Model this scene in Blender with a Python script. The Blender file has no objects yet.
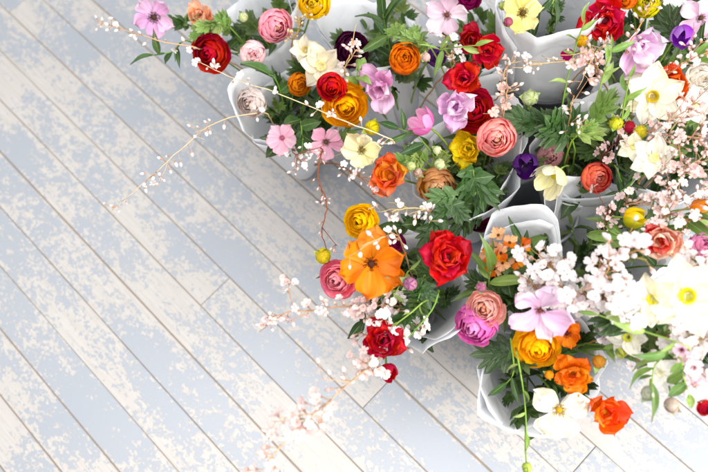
import bpy, math, random
from mathutils import Vector, Matrix
R0 = random.Random(7)
sc = bpy.context.scene
col = sc.collection

# ---------------------------------------------------------------- camera
F_PX, H = 780.0, 1.642
Xc = Vector((0.99217598, 0.0, 0.12484723))      # world axes seen from the camera
Yc = Vector((0.04488548, 0.93313614, -0.35671029))
Zc = Vector((-0.11649947, 0.35952321, 0.92583526))
RC = Matrix((Xc, Yc, Zc))
CAM = Vector((0, 0, H))
RIGHT, UPV, BACK = RC @ Vector((1, 0, 0)), RC @ Vector((0, 1, 0)), RC @ Vector((0, 0, 1))

def at(px, py, z):
    v = RC @ Vector((px - 354.0, -(py - 236.0), -F_PX))
    return CAM + v * ((z - H) / v.z)

def depth(p):
    return (p - CAM).dot(-BACK)

cd = bpy.data.cameras.new('camera')
cd.sensor_width = 36.0
cd.lens = 36.0 * F_PX / 708.0
cd.clip_start, cd.clip_end = 0.02, 60
cd.dof.use_dof = True
cd.dof.focus_distance = depth(at(430, 170, 0.40))
cd.dof.aperture_fstop = 2.7
cam = bpy.data.objects.new('camera', cd)
cam.matrix_world = Matrix.Translation(CAM) @ RC.to_4x4()
col.objects.link(cam)
sc.camera = cam

# ---------------------------------------------------------------- light
w = bpy.data.worlds.new('World')
sc.world = w
w.use_nodes = True
w.node_tree.nodes['Background'].inputs[0].default_value = (0.97, 0.985, 1.0, 1)
w.node_tree.nodes['Background'].inputs[1].default_value = 0.66

def area(name, loc, target, size, size_y, power, colr):
    l = bpy.data.lights.new(name, 'AREA')
    l.shape, l.size, l.size_y, l.energy, l.color = 'RECTANGLE', size, size_y, power, colr
    o = bpy.data.objects.new(name, l)
    o.location = loc
    o.rotation_euler = (Vector(target) - Vector(loc)).to_track_quat('-Z', 'Y').to_euler()
    col.objects.link(o)

area('window_light', (1.75, -0.55, 1.75), (0.15, 0.55, 0.2), 1.7, 1.5, 82, (1.0, 0.985, 0.96))
area('overhead_fill', (-0.25, 0.35, 3.0), (0.1, 0.6, 0), 2.6, 2.2, 62, (0.97, 0.985, 1.0))  # added soft fill lamp overhead, brightens the wraps and flower tops
sc.view_settings.view_transform = 'Standard'
sc.view_settings.look = 'None'
sc.view_settings.exposure = 0.4
sc.view_settings.gamma = 1.0
sc.view_settings.use_curve_mapping = False

# ---------------------------------------------------------------- helpers
def petc(h, a=1.0):
    c = hexc(h, a)
    g = .74 if .2 * c[0] + .7 * c[1] + .1 * c[2] > .16 and min(c[:3]) > .12 * max(c[:3]) else .95
    return tuple([x ** g for x in c[:3]] + [a])

def hexc(h, a=1.0):
    c = [int(h[i:i + 2], 16) / 255 for i in (0, 2, 4)]
    return tuple([x / 12.92 if x <= .04045 else ((x + .055) / 1.055) ** 2.4 for x in c] + [a])

def new_mat(name):
    m = bpy.data.materials.new(name)
    m.use_nodes = True
    nt = m.node_tree
    nt.nodes.clear()
    out = nt.nodes.new('ShaderNodeOutputMaterial')
    return m, nt, out

def nd(nt, t, **kw):
    n = nt.nodes.new(t)
    for k, v in kw.items():
        if k.startswith('i_'):
            n.inputs[int(k[2:])].default_value = v
        else:
            setattr(n, k, v)
    return n

def math_node(nt, op, a, b=None, clamp=False):
    n = nt.nodes.new('ShaderNodeMath')
    n.operation = op
    n.use_clamp = clamp
    for i, x in enumerate((a, b)):
        if x is None:
            continue
        if isinstance(x, (int, float)):
            n.inputs[i].default_value = x
        else:
            nt.links.new(x, n.inputs[i])
    return n.outputs[0]

def mixc(nt, fac, a, b, bt='MIX'):
    n = nt.nodes.new('ShaderNodeMix')
    n.data_type, n.blend_type = 'RGBA', bt
    for s, x in ((n.inputs[0], fac), (n.inputs[6], a), (n.inputs[7], b)):
        if isinstance(x, (int, float)):
            s.default_value = x
        elif isinstance(x, tuple):
            s.default_value = x
        else:
            nt.links.new(x, s)
    return n.outputs[2]

def ramp(nt, x, p0, p1, smooth=False):
    n = nt.nodes.new('ShaderNodeMapRange')
    if smooth:
        n.interpolation_type = 'SMOOTHSTEP'
    nt.links.new(x, n.inputs[0])
    n.inputs[1].default_value, n.inputs[2].default_value = p0, p1
    return n.outputs[0]

def plant_material(name, transl, rough, streak_u, streak_v, edge, leafy=False):
    m, nt, out = new_mat(name)
    L = nt.links.new
    oi = nd(nt, 'ShaderNodeObjectInfo')
    tc = nd(nt, 'ShaderNodeTexCoord')
    sep = nd(nt, 'ShaderNodeSeparateXYZ')
    L(tc.outputs['UV'], sep.inputs[0])
    mp = nd(nt, 'ShaderNodeMapping')
    mp.inputs[3].default_value = (streak_u, streak_v, 1)
    L(tc.outputs['UV'], mp.inputs[0])
    addv = nd(nt, 'ShaderNodeVectorMath', operation='ADD')
    L(mp.outputs[0], addv.inputs[0])
    sc_ = nd(nt, 'ShaderNodeVectorMath', operation='SCALE')
    comb = nd(nt, 'ShaderNodeCombineXYZ')
    L(oi.outputs['Random'], comb.inputs[0])
    L(oi.outputs['Random'], comb.inputs[2])
    L(comb.outputs[0], sc_.inputs[0])
    sc_.inputs[3].default_value = 37.0
    L(sc_.outputs[0], addv.inputs[1])
    nz = nd(nt, 'ShaderNodeTexNoise')
    nz.inputs['Scale'].default_value = 1.0
    nz.inputs['Detail'].default_value = 4.0
    L(addv.outputs[0], nz.inputs['Vector'])
    base = oi.outputs['Color']
    tip = math_node(nt, 'MULTIPLY', ramp(nt, sep.outputs[1], .45, 1.0, True), oi.outputs['Alpha'])
    tip = math_node(nt, 'MULTIPLY', tip, edge)
    c = mixc(nt, tip, base, (0.93, 0.88, 0.84, 1))
    if leafy:
        d = math_node(nt, 'ABSOLUTE', math_node(nt, 'SUBTRACT', sep.outputs[0], .5))
        rib = math_node(nt, 'SUBTRACT', 1.0, ramp(nt, d, 0.015, 0.05, True))
        c = mixc(nt, math_node(nt, 'MULTIPLY', rib, .45), c, (0.32, 0.42, 0.16, 1))
    val = math_node(nt, 'ADD', math_node(nt, 'MULTIPLY', nz.outputs[0], .9), .54)
    val = math_node(nt, 'MULTIPLY', val, math_node(nt, 'ADD', math_node(nt, 'MULTIPLY', oi.outputs['Random'], .26), .87))
    hs = nd(nt, 'ShaderNodeHueSaturation')
    L(c, hs.inputs['Color'])
    L(val, hs.inputs['Value'])
    hs.inputs['Saturation'].default_value = 1.0 if leafy else 1.14
    L(math_node(nt, 'ADD', math_node(nt, 'MULTIPLY', oi.outputs['Random'], .022), .489), hs.inputs['Hue'])
    bm = nd(nt, 'ShaderNodeBump')
    bm.inputs['Strength'].default_value = .55
    bm.inputs['Distance'].default_value = .002
    L(nz.outputs[0], bm.inputs['Height'])
    p = nd(nt, 'ShaderNodeBsdfPrincipled')
    L(hs.outputs[0], p.inputs['Base Color'])
    L(bm.outputs[0], p.inputs['Normal'])
    p.inputs['Roughness'].default_value = rough
    p.inputs['Specular IOR Level'].default_value = .35
    t = nd(nt, 'ShaderNodeBsdfTranslucent')
    L(hs.outputs[0], t.inputs[0])
    mx = nd(nt, 'ShaderNodeMixShader')
    mx.inputs[0].default_value = transl
    L(p.outputs[0], mx.inputs[1])
    L(t.outputs[0], mx.inputs[2])
    L(mx.outputs[0], out.inputs[0])
    return m

M_PETAL = plant_material('petal', .40, .55, 9, 1.2, .3)
M_LEAF = plant_material('leaf', .22, .42, 5, 5, .12, True)
M_STEM = plant_material('stem', .08, .5, 3, 8, 0.0)
M_CENTER = plant_material('flower_center', .0, .7, 30, 30, 0.0)
M_BARK = plant_material('twig_bark', .0, .75, 4, 30, 0.0)

def paper_material():
    m, nt, out = new_mat('wrapping_paper')
    L = nt.links.new
    tc = nd(nt, 'ShaderNodeTexCoord')
    n1 = nd(nt, 'ShaderNodeTexNoise')
    n1.inputs['Scale'].default_value = 14
    n1.inputs['Detail'].default_value = 5
    L(tc.outputs['Object'], n1.inputs['Vector'])
    n2 = nd(nt, 'ShaderNodeTexNoise')
    n2.inputs['Scale'].default_value = 420
    L(tc.outputs['Object'], n2.inputs['Vector'])
    c = mixc(nt, n1.outputs[0], (0.91, 0.915, 0.925, 1), (0.88, 0.89, 0.905, 1))
    hgt = math_node(nt, 'ADD', n1.outputs[0], math_node(nt, 'MULTIPLY', n2.outputs[0], .05))
    vo = nd(nt, 'ShaderNodeTexVoronoi', feature='DISTANCE_TO_EDGE')
    vo.inputs['Scale'].default_value = 11
    dv = nd(nt, 'ShaderNodeVectorMath', operation='ADD')
    L(tc.outputs['Object'], dv.inputs[0])
    dsc = nd(nt, 'ShaderNodeVectorMath', operation='SCALE')
    L(n1.outputs[1], dsc.inputs[0])
    dsc.inputs[3].default_value = .07
    L(dsc.outputs[0], dv.inputs[1])
    L(dv.outputs[0], vo.inputs['Vector'])
    hgt = math_node(nt, 'ADD', hgt, math_node(nt, 'MULTIPLY', ramp(nt, vo.outputs['Distance'], 0, .22), .8))
    b = nd(nt, 'ShaderNodeBump')
    b.inputs['Strength'].default_value = .32
    b.inputs['Distance'].default_value = .006
    L(hgt, b.inputs['Height'])
    p = nd(nt, 'ShaderNodeBsdfPrincipled')
    L(c, p.inputs['Base Color'])
    L(b.outputs[0], p.inputs['Normal'])
    p.inputs['Roughness'].default_value = .6
    p.inputs['Specular IOR Level'].default_value = .25
    t = nd(nt, 'ShaderNodeBsdfTranslucent')
    L(c, t.inputs[0])
    mx = nd(nt, 'ShaderNodeMixShader')
    mx.inputs[0].default_value = .45
    L(p.outputs[0], mx.inputs[1])
    L(t.outputs[0], mx.inputs[2])
    L(mx.outputs[0], out.inputs[0])
    return m
M_PAPER = paper_material()

def simple(name, c, rough, metal=0.0, noise=0.15, scale=30):
    m, nt, out = new_mat(name)
    L = nt.links.new
    tc = nd(nt, 'ShaderNodeTexCoord')
    n1 = nd(nt, 'ShaderNodeTexNoise')
    n1.inputs['Scale'].default_value = scale
    n1.inputs['Detail'].default_value = 6
    L(tc.outputs['Object'], n1.inputs['Vector'])
    dk = tuple([x * (1 - 2 * noise) for x in c[:3]] + [1])
    cc = mixc(nt, n1.outputs[0], dk, c)
    p = nd(nt, 'ShaderNodeBsdfPrincipled')
    L(cc, p.inputs['Base Color'])
    p.inputs['Roughness'].default_value = rough
    p.inputs['Metallic'].default_value = metal
    L(p.outputs[0], out.inputs[0])
    return m
M_BLACK = simple('black_bucket', (0.035, 0.035, 0.04, 1), .45)
M_ZINC = simple('zinc_bucket', (0.48, 0.49, 0.51, 1), .42, .6)
M_DIRT = simple('seam_dirt', (0.32, 0.25, 0.19, 1), .95)
M_WATER = simple('bucket_water', (0.02, 0.025, 0.02, 1), .08)

def plank_material():
    m, nt, out = new_mat('chipped_painted_plank')
    L = nt.links.new
    oi = nd(nt, 'ShaderNodeObjectInfo')
    tc = nd(nt, 'ShaderNodeTexCoord')
    geo = nd(nt, 'ShaderNodeNewGeometry')
    off = nd(nt, 'ShaderNodeCombineXYZ')
    L(math_node(nt, 'MULTIPLY', oi.outputs['Random'], 23.0), off.inputs[0])
    L(math_node(nt, 'MULTIPLY', oi.outputs['Random'], 7.0), off.inputs[2])
    pos = nd(nt, 'ShaderNodeVectorMath', operation='ADD')
    L(tc.outputs['Object'], pos.inputs[0])
    L(off.outputs[0], pos.inputs[1])
    def noise(scale, detail, vec, stretch=(1, 1, 1), rough=.55, dist=0.0):
        mp = nd(nt, 'ShaderNodeMapping')
        mp.inputs[3].default_value = stretch
        L(vec, mp.inputs[0])
        n = nd(nt, 'ShaderNodeTexNoise')
        n.inputs['Scale'].default_value = scale
        n.inputs['Detail'].default_value = detail
        n.inputs['Roughness'].default_value = rough
        n.inputs['Distortion'].default_value = dist
        L(mp.outputs[0], n.inputs['Vector'])
        return n.outputs[0]
    big = noise(7.5, 3, pos.outputs[0], (.5, 1, 1))
    wide = noise(3.6, 3, geo.outputs['Position'])
    med = noise(58, 5, pos.outputs[0], (.85, 1.1, 1), .66)
    fine = noise(150, 3, pos.outputs[0], (.8, 1.1, 1), .6)
    sep = nd(nt, 'ShaderNodeSeparateXYZ')
    L(tc.outputs['Object'], sep.inputs[0])
    edge = ramp(nt, math_node(nt, 'ABSOLUTE', sep.outputs[1]), .028, .045, True)
    wear = math_node(nt, 'ADD', math_node(nt, 'ADD', math_node(nt, 'MULTIPLY', big, .95), math_node(nt, 'MULTIPLY', wide, .68)), math_node(nt, 'MULTIPLY', med, 1.0))
    wear = math_node(nt, 'ADD', wear, math_node(nt, 'MULTIPLY', fine, .80))
    wear = math_node(nt, 'ADD', wear, math_node(nt, 'MULTIPLY', edge, .07))
    wear = math_node(nt, 'ADD', wear, math_node(nt, 'MULTIPLY', oi.outputs['Random'], .09))
    chip = ramp(nt, wear, 1.745, 1.79, True)
    bare = ramp(nt, math_node(nt, 'ADD', math_node(nt, 'MULTIPLY', noise(75, 3, pos.outputs[0], (.25, 1.3, 1)), 1.0), math_node(nt, 'MULTIPLY', big, .5)), .93, 1.06, True)
    tone = noise(3.1, 3, geo.outputs['Position'])
    blue = mixc(nt, tone, (0.288, 0.312, 0.352, 1), (0.333, 0.347, 0.374, 1))
    blue = mixc(nt, math_node(nt, 'MULTIPLY', noise(260, 2, pos.outputs[0]), .22), blue, (0.44, 0.445, 0.46, 1))
    grain = noise(240, 4, pos.outputs[0], (.05, 1, 1), .6)
    white = mixc(nt, ramp(nt, grain, .35, .7), (0.485, 0.455, 0.43, 1), (0.425, 0.39, 0.36, 1))
    white = mixc(nt, math_node(nt, 'MULTIPLY', bare, .5), white, (0.43, 0.375, 0.33, 1))
    c = mixc(nt, chip, blue, white)
    eg = ramp(nt, math_node(nt, 'ABSOLUTE', sep.outputs[1]), .0418, .0442, True)
    dirt = math_node(nt, 'MULTIPLY', eg, ramp(nt, noise(9, 4, pos.outputs[0], (.6, 1, 1)), .42, .62))
    c = mixc(nt, math_node(nt, 'MULTIPLY', dirt, .8), c, (0.33, 0.27, 0.22, 1))
    hgt = math_node(nt, 'SUBTRACT', math_node(nt, 'MULTIPLY', grain, .12), math_node(nt, 'MULTIPLY', chip, .5))
    b = nd(nt, 'ShaderNodeBump')
    b.inputs['Strength'].default_value = .5
    b.inputs['Distance'].default_value = .0012
    L(hgt, b.inputs['Height'])
    p = nd(nt, 'ShaderNodeBsdfPrincipled')
    L(c, p.inputs['Base Color'])
    L(b.outputs[0], p.inputs['Normal'])
    L(math_node(nt, 'ADD', math_node(nt, 'MULTIPLY', chip, .22), .42), p.inputs['Roughness'])
    L(p.outputs[0], out.inputs[0])
    return m
M_PLANK = plank_material()

# mesh makers ----------------------------------------------------
def mesh(name, V, Fc, mat, uv=None, smooth=True, mats=None, fmat=None):
    me = bpy.data.meshes.new(name)
    me.from_pydata([tuple(v) for v in V], [], Fc)
    if uv:
        ul = me.uv_layers.new(name='UVMap')
        for lp in me.loops:
            ul.data[lp.index].uv = uv[lp.vertex_index]
    for mm in (mats or [mat]):
        me.materials.append(mm)
    if smooth:
        me.polygons.foreach_set('use_smooth', [True] * len(me.polygons))
    if fmat:
        me.polygons.foreach_set('material_index', fmat)
    me.update()
    return me

def obj(name, me, mtx=None, parent=None, color=None):
    o = bpy.data.objects.new(name, me)
    if mtx is not None:
        o.matrix_basis = mtx
    if parent:
        o.parent = parent
    if color:
        o.color = color
    col.objects.link(o)
    return o

def tag(o, label, cat, group=None):
    o['label'], o['category'] = label, cat
    if group:
        o['group'] = group
    return o

def thing(name, loc, label, cat, group=None):
    o = bpy.data.objects.new(name, None)
    o.empty_display_size = .02
    o.location = loc
    col.objects.link(o)
    return tag(o, label, cat, group)

def grid_faces(nu, nv):
    return [(j * (nu + 1) + i, j * (nu + 1) + i + 1, (j + 1) * (nu + 1) + i + 1, (j + 1) * (nu + 1) + i)
            for j in range(nv) for i in range(nu)]

def bez(p, t):
    a = 1 - t
    return tuple(a ** 3 * p[0][k] + 3 * a * a * t * p[1][k] + 3 * a * t * t * p[2][k] + t ** 3 * p[3][k] for k in range(len(p[0])))

def patch_petal(name, prof, dth, seed, tip=2.4, tipdrop=.24, ruf=.04, nu=6, nv=6):
    """cupped petal: surface of revolution patch, profile in (rho, z)"""
    r = random.Random(seed)
    ph, k = r.random() * 6, r.uniform(4, 7)
    V, UV = [], []
    for j in range(nv + 1):
        for i in range(nu + 1):
            u, v = i / nu * 2 - 1, j / nv
            ve = v * (1 - tipdrop * abs(u) ** tip)
            rho, z = bez(prof, ve)
            wp = min(1, .35 + 1.1 * v) * (1 if v < .7 else 1 - .25 * ((v - .7) / .3) ** 2)
            th = u * dth * wp
            rr = rho + ruf * math.sin(k * u + ph) * v ** 2.5
            z += ruf * .7 * math.cos(k * 1.3 * u + ph * 2) * v ** 3
            V.append((rr * math.sin(th), rr * math.cos(th), z))
            UV.append((i / nu, v))
    return mesh(name, V, grid_faces(nu, nv), M_PETAL, UV)

def flat_petal(name, W, cup, curl, ruf, seed, shape='round', nu=6, nv=7, mat=None, lobes=0):
    """open petal or leaf, base at origin, length 1 along +y, z up"""
    r = random.Random(seed)
    ph, ph2, k = r.random() * 6, r.random() * 6, r.uniform(3.5, 6.5)
    V, UV = [], []
    y = z = 0.0
    ang = -curl * .35
    pts = [(0, 0)]
    for j in range(nv):
        ang += curl / nv * (1.25 if j > nv * .5 else .75)
        y += math.cos(ang) / nv
        z += math.sin(ang) / nv
        pts.append((y, z))
    for j in range(nv + 1):
        v = j / nv
        if shape == 'round':
            wd = (.16 + .84 * min(1, v / .62) ** .85) * math.sqrt(max(0, 1 - max(0, (v - .62) / .38) ** 3.6)) + .05
        elif shape == 'point':
            wd = math.sin(math.pi * min(1, .08 + .92 * v ** .85)) ** .8 + .02
        else:  # lance
            wd = math.sin(math.pi * min(1, .03 + .97 * v ** .75)) ** 1.1 + .03
        for i in range(nu + 1):
            u = i / nu * 2 - 1
            x = u * W * wd
            zz = cup * (u * u) * wd * W
            e = v ** 2
            zz += ruf * e * math.sin(k * u + ph) + ruf * .6 * abs(u) * math.sin(7 * v + ph2)
            yy = pts[j][0] - (0 if shape != 'round' else .10 * u * u * v) + ruf * .5 * e * math.sin(k * 1.4 * u + ph2)
            V.append((x, yy, pts[j][1] + zz))
            UV.append((i / nu, v))
    return mesh(name, V, grid_faces(nu, nv), mat or M_PETAL, UV)

def lobed_leaf(name, seed):
    """deeply divided leaf made of several lance lobes joined at the stalk"""
    r = random.Random(seed)
    V, Fc, UV = [], [], []
    for a, ln, wd, st in ((0, 1, .17, 0), (.58, .74, .16, .10), (-.58, .76, .16, .10), (1.1, .5, .15, .04), (-1.08, .52, .15, .04), (.42, .42, .09, .48), (-.42, .42, .09, .48), (.85, .36, .08, .42), (-.85, .36, .08, .42)):
        a += r.uniform(-.1, .1)
        b0 = len(V)
        nu, nv = 2, 6
        curl = r.uniform(-.5, .1)
        for j in range(nv + 1):
            v = j / nv
            ww = wd * (math.sin(math.pi * min(1, .1 + .9 * v ** .8)) ** .9 + .01) * (1 + .25 * math.sin(9 * v + seed))
            for i in range(nu + 1):
                u = i / nu * 2 - 1
                x, y = u * ww, v * ln
                z = .35 * abs(u) * ww + curl * (v * ln) ** 2 * .5 + abs(a) * .05
                off = st * math.tan(a) * .35 if st > .3 else 0
                V.append((x * math.cos(a) + y * math.sin(a) + off, -x * math.sin(a) + y * math.cos(a) + st, z))
                UV.append((i / nu, v))
        Fc += [tuple(b0 + k for k in f) for f in grid_faces(nu, nv)]
    return mesh(name, V, Fc, M_LEAF, UV)

def tube(name, pts, r0, r1, mat, seg=6, uvv=True):
    V, UV = [], []
    n = len(pts)
    for k, p in enumerate(pts):
        d = (pts[min(k + 1, n - 1)] - pts[max(k - 1, 0)]).normalized()
        a = d.orthogonal().normalized()
        b = d.cross(a)
        rr = r0 + (r1 - r0) * k / (n - 1)
        for i in range(seg):
            t = 2 * math.pi * i / seg
            V.append(p + (a * math.cos(t) + b * math.sin(t)) * rr)
            UV.append((i / seg, k / n * 2))
    Fc = [(k * seg + i, k * seg + (i + 1) % seg, (k + 1) * seg + (i + 1) % seg, (k + 1) * seg + i) for k in range(n - 1) for i in range(seg)]
    Fc.append(tuple(range(seg))[::-1])
    Fc.append(tuple((n - 1) * seg + i for i in range(seg)))
    return V, Fc, UV

def lathe(prof, seg=12, jit=0, seed=1):
    r = random.Random(seed)
    V, UV = [], []
    for j, (rho, z) in enumerate(prof):
        for i in range(seg):
            t = 2 * math.pi * i / seg
            q = 1 + jit * (r.random() - .5)
            V.append((rho * q * math.cos(t), rho * q * math.sin(t), z))
            UV.append((i / seg, j / len(prof)))
    Fc = [(j * seg + i, j * seg + (i + 1) % seg, (j + 1) * seg + (i + 1) % seg, (j + 1) * seg + i) for j in range(len(prof) - 1) for i in range(seg)]
    return V, Fc, UV

# ---------------------------------------------------------------- floor
A_N = math.radians(47.811419508)                # normal of the seams
PW, B_K = 0.09, 4.36079877
NRM = Vector((math.cos(A_N), math.sin(A_N), 0))
ALG = Vector((math.sin(A_N), -math.cos(A_N), 0))
ROTP = Matrix((ALG, NRM, Vector((0, 0, 1)))).transposed().to_4x4()

def build_floor():
    me = mesh('floor', [(-4, -3, -.03), (4, -3, -.03), (4, 5, -.03), (-4, 5, -.03), (-4, -3, -.0025), (4, -3, -.0025), (4, 5, -.0025), (-4, 5, -.0025)],
              [(3, 2, 1, 0), (4, 5, 6, 7), (0, 1, 5, 4), (1, 2, 6, 5), (2, 3, 7, 6), (3, 0, 4, 7)], M_DIRT, smooth=False)
    fl = obj('floor', me)
    fl['kind'] = 'structure'
    r = random.Random(21)
    cache = {}
    def plank_mesh(Lg, wd):
        key = (round(Lg, 2), round(wd, 4))
        if key in cache:
            return cache[key]
        hx, hy, b = Lg / 2, wd / 2, .0012
        V, Fc = [], []
        for (z, d) in ((-.0022, 0), (-b, 0), (0, b)):
            V += [(-hx + d, -hy + d, z), (hx - d, -hy + d, z), (hx - d, hy - d, z), (-hx + d, hy - d, z)]
        for k in (0, 4):
            for i in range(4):
                Fc.append((k + i, k + (i + 1) % 4, k + 4 + (i + 1) % 4, k + 4 + i))
        Fc.append((8, 9, 10, 11))
        Fc.append((3, 2, 1, 0))
        cache[key] = mesh('plank', V, Fc, M_PLANK, smooth=False)
        return cache[key]
    joints = {4: [at(205, 301, 0).dot(ALG)], 5: [at(374, 396, 0).dot(ALG)]}
    for k in range(-9, 24):
        yc = (k + .5 - B_K) * PW
        js = joints.get(k)
        if js is None:
            js = [r.uniform(-2.35, -1.75)]
        j = js[0]
        cuts = [j]
        while cuts[0] > -2.2:
            cuts.insert(0, cuts[0] - r.choice([1.4, 1.8]))
        while cuts[-1] < 1.6:
            cuts.append(cuts[-1] + r.choice([1.8, 2.2, 2.4]))
        for a, b in zip(cuts[:-1], cuts[1:]):
            p = ALG * ((a + b) / 2) + NRM * (yc + r.uniform(-.0003, .0003))
            p.z = r.uniform(-.0002, .0003)
            flip = Matrix.Rotation(math.pi if r.random() < .5 else 0, 4, 'Z')
            gap = r.choice([.0007, .0012, .0016, .0030])
            obj('plank', plank_mesh(b - a - .0014, PW - gap), Matrix.Translation(p) @ ROTP @ flip @ Matrix.Rotation(r.uniform(-.0006, .0006), 4, 'Z'), fl)
build_floor()

# ---------------------------------------------------------------- buckets
def bucket(px, py, z, r_top, zc, label, name, mat, ribs, cat='bucket'):
    c = at(px, py, zc)
    b = Vector((c.x, c.y, 0))
    t = thing(name, b, label, cat)
    rb = r_top * .78
    prof = [(0.0005, .003), (rb - .004, .003), (rb, .008)]
    n = 26
    for i in range(1, n + 1):
        s = i / n
        q = rb + (r_top - rb) * s + (ribs * math.sin(s * 46) if .1 < s < .9 else 0)
        prof.append((q, .008 + (z - .012) * s))
    prof += [(r_top - .002, z - .002)]
    for i in range(6):
        s = 1 - i / 5
        prof.append((rb - .003 + (r_top - rb) * s, .01 + (z - .014) * s))
    prof.append((0.0005, .01))
    V, Fc, UV = lathe(prof, 48)
    obj('body', mesh('bucket_body', V, Fc, mat, UV), parent=t)
    rim = []
    for i in range(9):
        a = 2 * math.pi * i / 8
        rim.append((r_top + .0035 * math.cos(a), z + .0035 * math.sin(a)))
    V, Fc, UV = lathe(rim, 48)
    obj('rim', mesh('bucket_rim', V, Fc, mat, UV), parent=t)
    V, Fc, UV = lathe([(.0005, z * .45), (rb * 1.05, z * .45)], 32)
    obj('water', mesh('bucket_water', V, Fc, M_WATER, UV), parent=t)
    for s in (-1, 1):
        V, Fc, UV = lathe([(.0005, .004), (.008, .003), (.011, 0)], 12)
        m = Matrix.Translation((s * (r_top + .003), 0, z - .02)) @ Matrix.Rotation(s * math.pi / 2, 4, 'Y')
        obj('handle_lug', mesh('handle_lug', V, Fc, mat, UV), m, t)
    return c
bucket(558, -2, .28, .110, .46, 'black plastic bucket holding the wrap with the pale yellow anemone', 'flower_bucket', M_BLACK, 0)
bucket(541, 212, .22, .070, .22, 'ribbed grey zinc bucket showing in the gap between paper wraps', 'flower_bucket', M_ZINC, .0012)

# ---------------------------------------------------------------- paper wraps
CENTER = at(500, 190, .3)
WRAP = {}
def paper_wrap(key, px, py, r, label, z=.30, lean=.07, back=0.0, point=.16, seed=1, leanpx=None, seam=None, r0=.022, inner=True):
    c = at(px, py, z)
    if leanpx:
        b = at(leanpx[0], leanpx[1], 0.0)
    else:
        d = Vector((CENTER.x - c.x, CENTER.y - c.y, 0))
        b = c + (d.normalized() * min(lean, d.length) if d.length > 1e-4 else Vector())
    b.z = .003
    rr = random.Random(seed)
    ax = c - b
    Hh = ax.length
    zl = ax.normalized()
    xl = Vector((1, 0, 0)) - zl * zl.x
    xl.normalize()
    yl = zl.cross(xl)
    rot = Matrix((xl, yl, zl)).transposed()
    def sheet(rs, sm, scale, pk, turn):
        nu, nv = 96, 16
        p1, p2, p3 = rs.random() * 6, rs.random() * 6, rs.random() * 6
        folds, a = [], rs.random() * 6.28
        while len(folds) < 6:
            folds.append(a % 6.2832)
            a += rs.uniform(.75, 1.35)
        folds.sort()
        peaks = [(back, pk, rs.uniform(.9, 1.3)), (back + rs.choice((-1, 1)) * rs.uniform(1.4, 2.4), pk * rs.uniform(.3, .7), rs.uniform(.7, 1.0))]
        sq, sqa = rs.uniform(.84, .95), rs.random() * 3.14
        V, UV = [], []
        for j in range(nv + 1):
            s = j / nv
            for i in range(nu + 1):
                a = i / nu
                th = sm + a * 2 * math.pi * turn
                t0 = th % 6.2832
                lo = max([f for f in folds if f <= t0], default=folds[-1] - 6.2832)
                hi = min([f for f in folds if f > t0], default=folds[0] + 6.2832)
                half = min(.62, (hi - lo) / 2)
                dm = max(-half, min(half, t0 - (lo + hi) / 2))
                poly = math.cos(half) / math.cos(dm) + (1 - math.cos(half)) * .45
                top = 1.0
                flop = 0.0
                for pa, ph_, pw in peaks:
                    dd = abs((th - pa + math.pi) % 6.2832 - math.pi)
                    top += ph_ * max(0, 1 - dd / pw)
                    flop += max(0, 1 - dd / pw) * ph_
                top -= .12 * max(0, (a - .90) / .10) + .10 * max(0, (.06 - a) / .06)
                hz = s * Hh * top
                q = hz / Hh
                rad = r0 + (r * scale - r0) * min(1.4, q) ** .88 + flop * .05 * max(0, q - .75)
                rad *= (1 - q * .8) + q * .8 * poly
                rad *= 1 + q * (1 - sq) * (math.cos(2 * (th - sqa)) - .3)
                rad *= 1 + .035 * q * math.sin(2 * th + p1) + .006 * math.sin(9 * th + 7 * q + p3) * q + .004 * math.sin(23 * th - 9 * q + p2) * q
                rad += .0035 * (a - .5) * 2
                V.append((rad * math.cos(th), rad * math.sin(th), hz))
                UV.append((a, s))
        return mesh('paper_wrap', V, grid_faces(nu, nv), M_PAPER, UV)
    sm = seam if seam is not None else rr.random() * 6.28
    o = obj('paper_wrap', sheet(rr, sm, 1.0, point, 1.16), Matrix.Translation(b) @ rot.to_4x4())
    md = o.modifiers.new('paper', 'SOLIDIFY')
    md.thickness = .0005
    if inner:
        o2 = obj('inner_sheet', sheet(random.Random(seed + 70), sm + 2.2, .93, point * .8, .8), None, o)
        md = o2.modifiers.new('paper', 'SOLIDIFY')
        md.thickness = .0005
    tag(o, label, 'paper wrap', 'white paper bouquet wraps')
    WRAP[key] = (b, c, r)

paper_wrap('A', 290, 112, .100, 'white paper wrap round the cream ranunculus and two small pink anemones', seed=3, back=3.0, point=.2, lean=-.03)
paper_wrap('B', 255, 25, .100, 'white paper wrap behind the pink ranunculus pair and large mauve anemone', seed=4, back=.4, point=.25)
paper_wrap('C', 375, 40, .105, 'white paper wrap beside the dark purple ranunculus', seed=5, back=2.6, point=.3, z=.32)
paper_wrap('N', 465, 45, .095, 'white paper wrap holding the cluster of bright red ranunculus', seed=6, back=1.2, point=.1)
paper_wrap('D', 462, 165, .112, 'white paper wrap open around large dark leaves and coral pink ranunculus', seed=8, back=.7, point=.30, lean=.03, z=.32)
paper_wrap('E', 558, -2, .096, 'smooth white paper wrap standing in the black bucket', seed=9, lean=.0, back=1.5, point=.02, z=.46, r0=.080)
paper_wrap('F', 590, 150, .112, 'white paper wrap holding the purple tulip and divided green leaves', seed=10, back=-.5, point=.25, lean=.02, z=.31)
paper_wrap('G', 608, 248, .118, 'pale folded paper wrap beside the yellow tulip', seed=11, back=2.3, point=.22, lean=.03, z=.29)
paper_wrap('H', 522, 280, .095, 'greyish white paper wrap behind the orange wallflower and white blossom', seed=12, back=1.3, point=.25, lean=.03, z=.31)
paper_wrap('I', 408, 285, .110, 'white paper wrap under the big orange anemone and scarlet ranunculus', seed=13, back=-.9, point=.36, lean=.03)
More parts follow.
